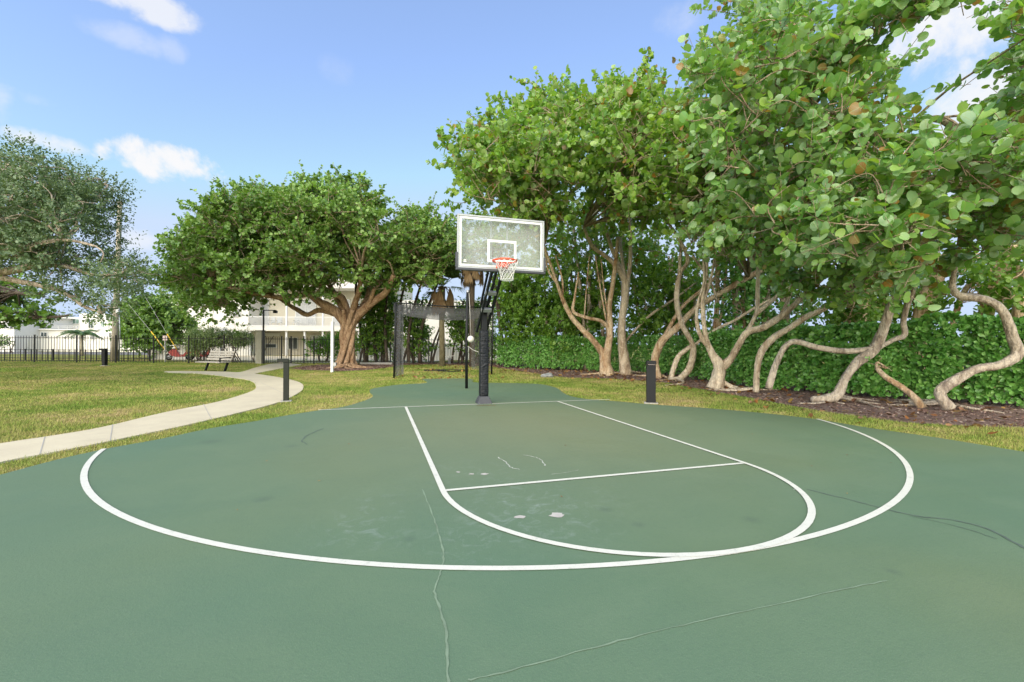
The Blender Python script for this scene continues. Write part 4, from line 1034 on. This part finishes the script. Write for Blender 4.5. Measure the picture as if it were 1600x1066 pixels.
make_tree('sea_grape_tree', 'sea grape tree with a dark twisted trunk curling outward at the right edge', 'tree', gb(1476, 634),
  [[(1482, 637, 11, 9.8), (1472, 624, 9.5, 9.8), (1470, 612, 9, 9.8), (1486, 598, 8.5, 9.8), (1525, 577, 8, 9.7), (1562, 571, 8, 9.6), (1589, 554, 8.5, 9.6), (1584, 530, 8, 9.6), (1566, 486, 7.5, 9.6), (1541, 469, 7, 9.7), (1497, 461, 6, 9.8), (1488, 440, 5, 9.9), (1500, 380, 4.5, 9.4), (1515, 300, 8, 8.6), (1519, 250, 9, 8.2), (1500, 210, 8, 8), (1470, 187, 5.5, 7.9), (1425, 190, 3.5, 7.9)],
   [(1516, 235, 6, 8.1), (1560, 214, 5.2, 7.9), (1612, 220, 4.5, 7.6), (1680, 200, 3.5, 7.2)],
   [(1518, 300, 5.5, 8.6), (1560, 280, 6, 8.2), (1602, 262, 6.5, 7.8), (1680, 225, 5, 7.3)]],
  ([(1390, 190), (1440, 150), (1500, 118), (1556, 140), (1548, 40), (1580, -60), (1800, -60), (1800, 440), (1600, 445), (1480, 420), (1440, 330)], 5.6, 9.2, 58, .55),
  'seagrape_near', 'bark_grey', GRP_R, 18, .165, 8, .36, 1050, 'round', True, .4, spray=(6, .145), lump=.15, limb=.034, roots=6, rootr=.05)
make_tree('leaning_stem', 'short bare reddish stem leaning left out of the hedge foot', 'tree stem', gb(1440, 637),
  [[(1441, 638, 6, 10.2), (1430, 622, 5, 10.3), (1410, 606, 4.5, 10.5), (1385, 590, 4, 10.7), (1370, 575, 3, 10.9)]],
  None, 'hedge', 'bark_tan', None, 19, .09, 5, .2, 14, 'obovate', False, .4, blobs=(np.array([W(1372, 572, 11.0)]), np.array([.35])), twigs=False)

# big spreading tree
base = gb(541, 574); dm = 26.0
tr = []
rm = random.Random(5)
for k in range(8):
    a = k*2*PI/8; ox = math.cos(a); oy = math.sin(a)
    tr.append([(541+ox*23+rm.uniform(-3, 3), 577, 3.6, dm+oy*1.0), (541+ox*13, 567, 4.4, dm+oy*.6), (542+math.cos(a+.5)*8.5+rm.uniform(-1.5, 1.5), 547, 4, dm+math.sin(a+.5)*.40), (543+math.cos(a+1.1)*8+rm.uniform(-2, 2), 524, 4, dm+math.sin(a+1.1)*.36), (544+math.cos(a+1.7)*10, 503, 4.4, dm+math.sin(a+1.7)*.42), (545+math.cos(a+1.9)*18, 484, 4.5, dm+math.sin(a+1.9)*.7)])
tr += [[(542, 575, 7, dm), (542, 540, 7, dm), (543, 500, 7.5, dm)], [(548, 505, 9, dm), (568, 484, 8.5, dm-.3), (590, 467, 7, dm-.8), (603, 456, 6, dm-1.2), (615, 430, 4, dm-1.8)],
       [(540, 505, 9, dm), (524, 486, 8.5, dm-.2), (500, 473, 7, dm-.6), (480, 461, 5.5, dm-1), (440, 465, 4.5, dm-1.4), (418, 462, 4, dm-1.8), (380, 455, 3, dm-2.2), (330, 440, 2, dm-2.4)],
       [(536, 498, 7, dm), (520, 489, 6, dm+.4), (498, 485, 5, dm+.9), (480, 492, 4.5, dm+1.3), (463, 483, 4, dm+1.6), (447, 474, 3, dm+2), (425, 460, 2.5, dm+2.5)],
       [(544, 495, 7, dm), (535, 466, 6, dm-.5), (512, 455, 5, dm-1.2), (490, 430, 4, dm-2)],
       [(548, 494, 6, dm), (556, 470, 5.5, dm-.8), (562, 450, 4.5, dm-1.6), (565, 420, 3.5, dm-2.4)],
       [(552, 496, 6, dm), (572, 470, 5, dm+.6), (578, 440, 4, dm+1.4), (580, 400, 3, dm+2)],
       [(540, 490, 6, dm), (520, 455, 5, dm+1), (500, 420, 4, dm+2), (480, 380, 3, dm+2.5)],
       [(560, 488, 5, dm), (575, 478, 4, dm-.6), (585, 450, 3, dm-1.4)]]
make_tree('spreading_tree', 'broad domed sea grape tree with a thick fluted red brown trunk', 'tree', base, tr,
  ([(244, 385), (278, 332), (326, 296), (375, 285), (430, 282), (500, 262), (545, 264), (585, 272), (600, 300), (625, 330), (640, 400), (628, 460), (590, 455), (560, 440), (520, 450), (470, 462), (425, 474), (385, 494), (335, 518), (280, 512), (240, 452)], 21.5, 30.5, 160, .98),
  'seagrape_far', 'bark_red', None, 21, .19, 10, .45, 11500, 'oct', False, .6, limb=.055, spray=(15, .185), extra=[(560, 436, 24.3, 1.0), (590, 440, 24.4, .9), (530, 444, 24, .95), (614, 446, 25, .85), (500, 452, 24, .9), (470, 456, 24.5, .8), (575, 415, 24, 1.0), (545, 420, 23.8, 1.0)], inner=.66, roots=12, rootr=.11, lump=.12, squash=.8)
make_tree('sea_grape_tree', 'dense sea grape tree between the big dome tree and the hoop', 'tree', gb(640, 566),
  [[(571+i*17, 566, 3.2-.2*(i % 3), 29+.6*(i % 2)), (566+i*18, 530, 3, 29+.6*(i % 2)), (560+i*21, 490, 2.6, 29), (556+i*25, 450, 2.2, 28.6), (560+i*27, 410, 1.8, 28)] for i in range(6)],
  ([(600, 330), (640, 316), (680, 330), (715, 345), (740, 400), (720, 440), (690, 455), (650, 468), (610, 452), (590, 400)], 24, 30, 50, 1.15),
  'seagrape_far', 'bark_dark', None, 22, .19, 9, .45, 4300, 'oct', False, .5, spray=(13, .21), limb=.06, extra=[(735, 365, 27, 1.2), (752, 405, 27, 1.1), (725, 430, 28, 1.0), (772, 380, 26.5, 1.1), (792, 420, 26.5, 1.1), (708, 415, 28, 1.0), (800, 380, 26, 1.0), (690, 400, 28, 1.1)])
# thicket below and behind
def thicket(name, label, base, stems, crown, seed, shoots, mat='thicket', leaf=.17, group='shady shrubs growing through the back fence', kind='oct', bark='bark_dark', nl=8, slen=.45, up=.35):
    return make_tree(name, label, 'shrub' if 'shrub' in name else 'tree', base, stems, crown, mat, bark, group, seed, leaf, nl, slen, shoots, kind, False, up, limb=.03, twigs=False)
def fanstems(x0, x1, y0, y1, d, n, seed, hw=1.8):
    y0 = max(y0, 536+990/d)
    r = random.Random(seed); out = []
    for i in range(n):
        b = r.uniform(x0, x1); l = r.uniform(-28, 28)
        out.append([(b, y0, hw, d), (b+l*.3+r.uniform(-4, 4), y0*.7+y1*.3, hw*.85, d), (b+l*.6, y0*.4+y1*.6, hw*.7, d), (b+l, y1, hw*.5, d-.3)])
    return out
thicket('thicket_shrub', 'dark leafy shrub behind the fluted trunk, left of the net frame', gb(585, 567), fanstems(560, 615, 567, 480, 30, 6, 1), ([(552, 425), (628, 425), (632, 560), (600, 566), (560, 566), (556, 500)], 28.6, 31, 34, .6), 31, 1000)
thicket('thicket_shrub', 'dark open shrub seen through the left half of the net frame', gb(650, 567), fanstems(625, 675, 567, 470, 30.5, 8, 2), ([(618, 455), (680, 460), (684, 565), (630, 566), (616, 520)], 29.5, 32, 20, .55), 32, 420)
thicket('thicket_shrub', 'dark shrub seen through the right half of the net frame', gb(735, 566), fanstems(705, 775, 566, 470, 30, 7, 3), ([(690, 470), (780, 450), (790, 562), (700, 566)], 29, 31.5, 24, .6), 33, 800)
thicket('thicket_shrub', 'leafy shrub filling the gap right behind the padded pole', gb(800, 566), fanstems(780, 860, 562, 430, 26, 7, 4, 2.4), ([(765, 400), (870, 400), (880, 535), (770, 545)], 24, 27, 40, .7), 34, 1200, 'thicket', .18)
# background trees beyond the hedge
BG = 'background trees beyond the hedge'
thicket('background_tree', 'slim stemmed tree beyond the hedge behind the looping side stem', tuple(GD(880, 26)), fanstems(850, 950, 555, 420, 25, 9, 5, 2.6), ([(840, 400), (970, 400), (990, 520), (960, 550), (845, 550)], 23, 26, 40, .7), 35, 1200, 'thicket', .18, BG, 'oct', 'bark_grey')
thicket('background_tree', 'leafy tree beyond the hedge between straight and leaning trunks', tuple(GD(1020, 24)), fanstems(980, 1100, 545, 400, 23, 7, 6, 2.8), ([(960, 395), (1120, 380), (1135, 530), (1090, 548), (960, 548)], 21, 25, 46, .75), 36, 1250, 'thicket', .18, BG, 'oct', 'bark_grey')
thicket('background_tree', 'yellow green tree beyond the hedge below the slanting limbs', tuple(GD(1180, 20)), fanstems(1110, 1260, 540, 400, 19, 8, 7, 3), ([(1110, 380), (1280, 370), (1290, 520), (1240, 545), (1110, 545)], 17.5, 21, 42, .7), 37, 850, 'hedge', .17, BG, 'oct', 'bark_tan')
thicket('background_tree', 'tall tree beyond the hedge seen between the two forked trunks', tuple(GD(930, 23.5)), fanstems(900, 990, 560, 330, 23.5, 5, 21, 3.4), ([(800, 300), (1060, 290), (1080, 440), (800, 440)], 21, 24.5, 46, .85), 48, 1000, 'seagrape', .19, BG, 'oct', 'bark_grey')
thicket('background_tree', 'tall tree beyond the hedge behind the swollen stump', tuple(GD(1170, 18.5)), fanstems(1110, 1240, 560, 330, 18.5, 5, 22, 4), ([(1040, 260), (1330, 260), (1330, 420), (1050, 420)], 16.5, 19.5, 46, .8), 49, 800, 'seagrape', .18, BG, 'oct', 'bark_grey')
thicket('background_tree', 'tree beyond the hedge with reddish upright trunks', tuple(GD(1370, 16)),
  fanstems(1290, 1440, 530, 400, 15, 5, 8, 3)+[[(1343, 612, 6, 14), (1348, 480, 6, 14), (1352, 440, 5.5, 14), (1350, 390, 4, 14)], [(1425, 608, 13, 14.5), (1444, 480, 12, 14.5), (1458, 450, 12, 14.5), (1470, 400, 9, 14.5)]],
  ([(1270, 380), (1450, 380), (1465, 510), (1430, 530), (1285, 535)], 14, 17, 34, .6), 38, 650, 'thicket', .16, BG, 'oct', 'bark_tan')
thicket('background_tree', 'tree beyond the hedge with thick slanting stems at the right edge', tuple(GD(1560, 14)),
  [[(1515, 612, 11, 13.5), (1545, 470, 10, 13.5), (1562, 430, 10, 13.5), (1580, 380, 8, 13.3)], [(1575, 618, 11, 12.5), (1600, 455, 10, 12.5), (1625, 400, 8, 12.5)], [(1465, 610, 4, 14), (1500, 470, 4, 14), (1540, 420, 3, 14)]]+fanstems(1480, 1640, 520, 400, 13.5, 5, 9, 3),
  ([(1440, 360), (1720, 330), (1720, 520), (1600, 525), (1460, 520)], 12, 15, 34, .6), 39, 600, 'thicket', .16, BG, 'oct', 'bark_tan')

# left trees
make_tree('silvery_tree', 'fine leaved grey green tree reaching in from the left edge', 'tree', tuple(GD(-230, 15)),
  [[(-230, 560, 22, 15), (-215, 500, 19, 15), (-190, 450, 17, 14.8), (-140, 430, 13, 14.6), (-60, 428, 9, 14.4), (10, 424, 6, 14.2), (60, 415, 4.5, 14), (100, 416, 3.5, 13.8), (150, 430, 2.6, 13.6), (195, 425, 1.8, 13.5)],
   [(-20, 428, 6, 14.4), (30, 440, 4.5, 14.2), (80, 450, 3.6, 14), (108, 462, 3, 13.9), (130, 478, 2.4, 13.8), (160, 490, 1.4, 13.8)],
   [(-140, 430, 10, 14.6), (-70, 400, 7, 15), (0, 375, 5.5, 15.2), (50, 345, 4, 15.2), (110, 310, 3, 15.2), (160, 290, 2, 15)],
   [(-190, 450, 12, 14.8), (-120, 360, 9, 15.4), (-40, 300, 6, 15.6), (30, 265, 4, 15.6), (70, 245, 2.5, 15.6)],
   [(-60, 428, 6, 14.4), (-10, 400, 4.5, 13.6), (40, 385, 3.6, 13.2), (100, 375, 2.6, 13), (150, 385, 1.6, 12.8)]],
  ([(-150, 250), (-40, 222), (60, 222), (120, 252), (165, 280), (192, 298), (178, 345), (205, 390), (238, 425), (220, 448), (180, 462), (178, 488), (150, 478), (125, 446), (95, 440), (60, 424), (20, 420), (-40, 430), (-150, 440), (-300, 400), (-260, 300)], 12.4, 16.4, 130, .50),
  'buttonwood', 'bark_grey', None, 41, .11, 13, .42, 6500, 'obovate', False, .25, limb=.028, inner=.35, squash=.7, lump=.08, twigs=False, extra=[(98, 452, 13.9, .42), (122, 466, 13.8, .42), (146, 480, 13.8, .36), (165, 486, 13.8, .34), (176, 470, 13.7, .4), (200, 440, 13.6, .42), (222, 425, 13.5, .36), (214, 440, 13.5, .3), (60, 440, 14, .4), (165, 292, 15, .45), (178, 300, 15, .35)])
make_tree('sea_grape_tree', 'sea grape branches hanging low at the left edge above the white house', 'tree', tuple(GD(-180, 23)),
  [[(-180, 568, 18, 23), (-170, 500, 15, 23), (-120, 475, 10, 22.8), (-40, 495, 6, 22.5), (20, 497, 4, 22.3), (80, 496, 2.5, 22.2), (112, 492, 1.5, 22.2)], [(-150, 485, 9, 22.9), (-80, 455, 6, 22.6), (0, 455, 4, 22.4), (60, 462, 2.5, 22.3)]],
  ([(-260, 420), (-60, 432), (0, 440), (60, 440), (86, 462), (70, 478), (20, 475), (60, 484), (110, 482), (122, 492), (90, 503), (30, 508), (-60, 512), (-260, 500)], 21.5, 24, 60, .42),
  'seagrape_far', 'bark_dark', None, 42, .21, 8, .45, 1300, 'oct', False, .3, limb=.04)
make_tree('shade_tree', 'dark rounded tree standing beyond the fence by the utility pole', 'tree', tuple(GD(235, 36)),
  [[(238, 566, 5, 36), (236, 545, 4.5, 36), (225, 520, 3.5, 36), (205, 490, 2.5, 36)], [(237, 545, 4, 36), (245, 515, 3, 36), (262, 485, 2, 36)]],
  ([(160, 510), (180, 470), (215, 452), (260, 455), (300, 480), (318, 520), (290, 535), (250, 552), (205, 552), (190, 535), (165, 525)], 34, 38, 46, .95),
  'seagrape_far', 'bark_dark', None, 43, .23, 9, .5, 2200, 'oct', False, .5, limb=.05)
# clipped bush with bare lower stems
st = fanstems(300, 400, 568, 525, 30.6, 26, 11, .75)
make_tree('clipped_bush', 'flat topped clipped bush with bare twiggy stems behind the bench', 'bush', tuple(GD(350, 30.6)), st,
  ([(292, 545), (296, 522), (312, 516), (355, 517), (396, 523), (402, 540), (398, 546), (350, 540), (318, 548), (300, 558)], 29.9, 31.6, 40, .36),
  'bush', 'bark_dark', None, 44, .11, 9, .28, 2300, 'obovate', False, .5, limb=.015, twigs=False)
thicket('lime_shrub', 'bright lime green shrub behind the fence left of the big trunk', tuple(GD(520, 33)), fanstems(490, 560, 560, 530, 33, 5, 13, 1), ([(470, 540), (490, 525), (530, 520), (565, 528), (580, 545), (540, 556), (480, 556)], 32, 35, 26, .5), 45, 420, 'bright', .15, None)
thicket('pale_shrub', 'small pale shrub by the wing of the white house at far left', tuple(GD(8, 50)), fanstems(-10, 25, 555, 530, 50, 3, 14, .8), ([(-30, 526), (0, 526), (22, 530), (20, 542), (-30, 542)], 49, 51, 10, .45), 46, 120, 'bush', .16, None)
thicket('lime_shrub', 'yellowish shrub growing behind the left wing of the white house', tuple(GD(28, 64)), fanstems(20, 36, 540, 515, 64, 3, 15, .8), ([(20, 516), (22, 500), (36, 500), (42, 516)], 62, 64, 6, .6), 47, 90, 'bush', .25, None)

# hedge clipped on the right
def hedge():
    path_h = [(775, 573.5), (850, 577.5), (930, 580.3), (1000, 582.5), (1060, 588), (1110, 596.5), (1200, 608), (1350, 621), (1500, 629), (1600, 637), (1760, 652)]
    pts = [G(*p)[:2] for p in path_h]; rng = np.random.default_rng(9)
    root = thing('clipped_hedge', 'long glossy green clipped hedge running behind the pale tree trunks', 'hedge', (*G(1100, 601)[:2], GZ))
    P = []; D = []; sb = MB(); far = (P, D); near = ([], [])
    for (a, b) in zip(pts[:-1], pts[1:]):
        L = np.linalg.norm(b-a); t = (b-a)/L; nrm = np.array([t[1], -t[0]])
        if nrm @ (CAM[:2]-a) < 0: nrm = -nrm
        dist = np.linalg.norm((a+b)/2-CAM[:2]); near_ = dist < 18
        n = int(L*(560 if near_ else 430)); 
        for i in range(n):
            u = rng.random()*L; s = a+t*u; wob = .10*math.sin(u*2.3+a[0])+.07*math.sin(u*5.1)
            dd = depth((s[0], s[1], 0)); htop = 1.62+.32*max(0, min(1, (19-dd)/9))+.07*math.sin(s[1]*1.7)+.05*math.sin(s[1]*4.1)
            k = rng.random()
            if k < .55:   z = .05+(htop-.05)*rng.random()**.9; q = s+nrm*(wob-.10-.22*rng.random()**1.5); d = np.array([nrm[0], nrm[1], .25])
            elif k < .78: z = htop+wob*.5-.06*rng.random(); q = s-nrm*(.1+.85*rng.random()); d = np.array([nrm[0]*.35, nrm[1]*.35, 1])
            else:         z = .15+(htop-.2)*rng.random(); q = s-nrm*(.3+.6*rng.random()); d = np.array([nrm[0], nrm[1], .3])
            tgt = near if near_ else far
            tgt[0].append((q[0], q[1], z)); tgt[1].append(d)
        for i in range(int(L*3.2)):
            u = rng.random()*L; s = a+t*u-nrm*(.25+.45*rng.random()); l = rng.uniform(-.2, .2)
            sb.tube([(s[0], s[1], -.05), (s[0]+l*.4, s[1]+l*.4, .6), (s[0]+l, s[1]-l*.4, 1.45)], [.016, .012, .006], 5)
    for (p, d), lf, nm in ((far, .15, 'foliage'), (near, .185, 'foliage')):
        p = np.array(p); d = unit(np.array(d, float)); pos, ax, nr, sz, S, L = grow_leaves(rng, p, d, 6, lf, .10, .12, spread=1.1, rosette=True)
        k = pos[:, 2] > -.02
        leaves_mesh(nm, pos[k], ax[k], nr[k], sz[k], 'obovate', 'hedge', root)
    sb.build('stems', 'bark_dark', root, True)['kind'] = 'stuff'
hedge()

# ------------------------------------------------------------------ palms
def fan_frond(mb, tip, direction, r, n, droop, seed, spread=2.2):
    rnd = random.Random(seed); d = Vector(direction).normalized(); side = d.cross(Vector((0, 0, 1)))
    if side.length < .1: side = Vector((1, 0, 0))
    side.normalize(); upv = side.cross(d)
    for i in range(n):
        a = (i/(n-1)-.5)*spread; ax = d*math.cos(a)+side*math.sin(a); ln = r*(.8+.3*rnd.random())*(1-.25*abs(a)/1.2)
        w = .028*r/.8; p0 = tip; p1 = tip+ax*ln*.55+upv*.03; p2 = tip+ax*ln+Vector((0, 0, -droop*ln*rnd.uniform(.5, 1.2)))
        sd = ax.cross(upv).normalized()*w
        mb.add([p0-sd*.3, p0+sd*.3, p1+sd, p2, p1-sd], [(0, 1, 2, 4), (4, 2, 3)])
def fan_palm(label, px, pyb, pyt, d, hw, seed, dead, r=.85, bark='pole'):
    root = thing('fan_palm', label, 'palm', GD(px, d), 'fan palms behind the net frame')
    top = Vector([float(c) for c in W(px, pyt, d)]); rnd = random.Random(seed)
    MB().tube([GD(px, d, -.1), W(px-1, (pyb+pyt)/2, d), W(px, pyt, d)], [hw*d/F*1.1, hw*d/F, hw*d/F*1.05], 12, .06, seed).build('trunk', bark, root, True)
    gm = MB(); dm_ = MB()
    for i in range(16):
        a = rnd.uniform(0, 2*PI); e = rnd.uniform(-.25, 1.2); dr = Vector((math.cos(a)*math.cos(e), math.sin(a)*math.cos(e), math.sin(e)))
        tip = top+dr*rnd.uniform(.7, 1.1); gm.bar(top, tip, .025, .02); fan_frond(gm, tip, dr, r, 18, .35, seed*50+i)
    for i in range(dead):
        a = rnd.uniform(0, 2*PI); s = top+Vector((math.cos(a)*.22, math.sin(a)*.22, 0)); tip = s+Vector((math.cos(a)*.35, math.sin(a)*.35, rnd.uniform(-.9, -.1)))
        dm_.bar(s, tip, .03, .02); fan_frond(dm_, tip, (math.cos(a)*.12, math.sin(a)*.12, -1), r*.9, 14, .05, seed*90+i, .75)
    gm.build('crown', 'palm', root); dm_.build('dead_fronds', 'deadpalm', root)
fan_palm('fan palm with a straight trunk and brown hanging fronds behind the net frame', 691.5, 566, 448, 27, 4.4, 3, 22, 1.1, 'bark_olive')
fan_palm('shaggy fan palm with dark skirt of dead fronds behind the backboard', 738, 564, 408, 26.5, 4.5, 4, 34, .85, 'bark_dark')
def feather_palm(label, px, pyt, d):
    root = thing('feather_palm', label, 'palm', GD(px, d)); rnd = random.Random(8); top = Vector([float(c) for c in W(px, pyt, d)])
    MB().tube([GD(px, d, -.1), W(px-.4, (555+pyt)/2, d), W(px, pyt, d)], [.17, .13, .10], 10, .05).build('trunk', 'pole', root, True)
    mb = MB()
    for i in range(15):
        a = 2*PI*i/15+rnd.uniform(-.2, .2); e = rnd.uniform(.2, .9); ln = rnd.uniform(1.5, 2.0); pts = []
        for k in range(9):
            t = k/8; rr = ln*t*math.cos(e*(1-t*.3)); pts.append(top+Vector((math.cos(a)*rr, math.sin(a)*rr, math.sin(e)*ln*t-1.0*ln*.62*t*t)))
        mb.tube(pts, [.022*(1-.8*k/8) for k in range(9)], 5)
        for k in range(1, 9):
            for j in (0, .5):
                p = pts[k-1]*(1-j)+pts[k]*j; tn = (pts[k]-pts[k-1]).normalized(); sd = tn.cross(Vector((0, 0, 1))).normalized()
                for s in (-1, 1):
                    l = .62*(1-.4*k/8); q = p+sd*s*l*.8+tn*l*.45+Vector((0, 0, -l*.45)); w_ = tn*.055
                    mb.add([p-w_, p+w_, q], [(0, 1, 2)])
    mb.build('crown', 'palm', root)
feather_palm('small feathery palm on the grass in front of the white house', 128, 521, 42)

# ================================================================== LIGHT AND SKY
EL, AZ = math.radians(33), math.radians(212)        # azimuth clockwise from +Y
sd = Vector((math.sin(AZ)*math.cos(EL), math.cos(AZ)*math.cos(EL), math.sin(EL)))
sl = bpy.data.lights.new('sun', 'SUN'); sl.energy = 2.6; sl.angle = math.radians(85); sl.color = (1, .87, .62)
so = bpy.data.objects.new('sun', sl); COL.objects.link(so); so.rotation_euler = (-sd).to_track_quat('-Z', 'Y').to_euler(); so.location = (0, 0, 40)

wd = bpy.data.worlds.new('World'); SC.world = wd; wd.use_nodes = True
nt = wd.node_tree; bg = nt.nodes['Background']
sky = nt.nodes.new('ShaderNodeTexSky'); sky.sky_type = 'NISHITA'; sky.sun_disc = False; sky.sun_elevation = EL; sky.sun_rotation = AZ
sky.air_density = 1.0; sky.dust_density = .6; sky.ozone_density = 1.0
tc = nt.nodes.new('ShaderNodeTexCoord'); Dv = tc.outputs['Generated']
skyc = sky.outputs[0]
skyc = mixc(nt, 1.0, skyc, (.98, 1.03, 1.2), 'MULTIPLY')
dsun = nt.nodes.new('ShaderNodeVectorMath'); dsun.operation = 'DOT_PRODUCT'; lk(nt, Dv, dsun.inputs[0]); dsun.inputs[1].default_value = tuple(sd)
clear = mixc(nt, 1.0, skyc, (2.5, 3.0, 3.75), 'DARKEN')
clear = mixc(nt, .28, clear, (1.75, 2.35, 3.45))
glow = nt.nodes.new('ShaderNodeMapRange'); glow.inputs['From Min'].default_value = -.25; glow.inputs['From Max'].default_value = .35; lk(nt, dsun.outputs['Value'], glow.inputs['Value'])
skyc = mixc(nt, glow.outputs[0], clear, mixc(nt, 1.0, skyc, (1.35, 1.25, 1.08), 'MULTIPLY'))
nz = noise(nt, 9, 6, .6, Dv, .3); nz2 = noise(nt, 26, 5, .6, Dv)
nn = mth(nt, 'ADD', mth(nt, 'MULTIPLY', nz, .75), mth(nt, 'MULTIPLY', nz2, .25))
total = None
for (px, py, a, b, gain, dens) in [(252, 252, 82, 30, 2.2, 1.0), (210, 246, 42, 22, 1.5, .6), (78, 221, 46, 15, 1.4, .85), (208, 376, 34, 20, 1.2, .6), (212, -2, 66, 22, 1.4, .8), (206, 60, 50, 16, 1.0, .36), (266, 78, 22, 16, 1.0, .3),
                                   (1495, 44, 130, 62, 1.3, .95), (1600, 150, 150, 70, 1.2, .9), (1590, 235, 120, 55, 1.2, .9), (-4, 150, 20, 34, 1.0, .6), (62, 158, 26, 12, 1.0, .3), (524, 108, 26, 22, .9, .14), (1095, 20, 70, 26, .9, .3)]:
    v = FW+RT*((px-800)/F)-UP*((py-533)/F); v = v/np.linalg.norm(v); tx = np.cross(v, [0, 0, 1.0]); tx /= np.linalg.norm(tx); ty = np.cross(tx, v)
    k = F*(FW @ v); a_, b_ = a/k*(FW @ v)**1, b/k*(FW @ v)**1
    def dotn(c):
        n = nt.nodes.new('ShaderNodeVectorMath'); n.operation = 'DOT_PRODUCT'; lk(nt, Dv, n.inputs[0]); n.inputs[1].default_value = tuple(c); return n.outputs['Value']
    X_ = mth(nt, 'DIVIDE', dotn(tx), a_); Y_ = mth(nt, 'DIVIDE', dotn(ty), b_); fr = mth(nt, 'GREATER_THAN', dotn(v), .3)
    e = mth(nt, 'ADD', mth(nt, 'MULTIPLY', X_, X_), mth(nt, 'MULTIPLY', Y_, Y_))
    q = mth(nt, 'ADD', mth(nt, 'SUBTRACT', .72, e), mth(nt, 'MULTIPLY', mth(nt, 'SUBTRACT', nn, .5), 3.6))
    q = mth(nt, 'MULTIPLY', mth(nt, 'MULTIPLY', q, gain*.9, True), fr)
    sm = nt.nodes.new('ShaderNodeMapRange'); sm.interpolation_type = 'SMOOTHSTEP'; lk(nt, q, sm.inputs['Value']); sm.inputs['To Max'].default_value = dens
    total = sm.outputs[0] if total is None else mth(nt, 'MAXIMUM', total, sm.outputs[0])
skyc = mixc(nt, total, skyc, (3.5, 3.52, 3.6))
lk(nt, skyc, bg.inputs['Color']); bg.inputs['Strength'].default_value = .15

SC.view_settings.view_transform = 'Standard'; SC.view_settings.look = 'None'; SC.view_settings.gamma = 1; SC.view_settings.exposure = .86
cy = SC.cycles
cy.use_denoising = True
try: cy.denoiser = 'OPENIMAGEDENOISE'
except Exception: pass
cy.max_bounces = 8; cy.diffuse_bounces = 3; cy.glossy_bounces = 2; cy.transmission_bounces = 3; cy.transparent_max_bounces = 16
cy.sample_clamp_indirect = 6; cy.caustics_reflective = False; cy.caustics_refractive = False
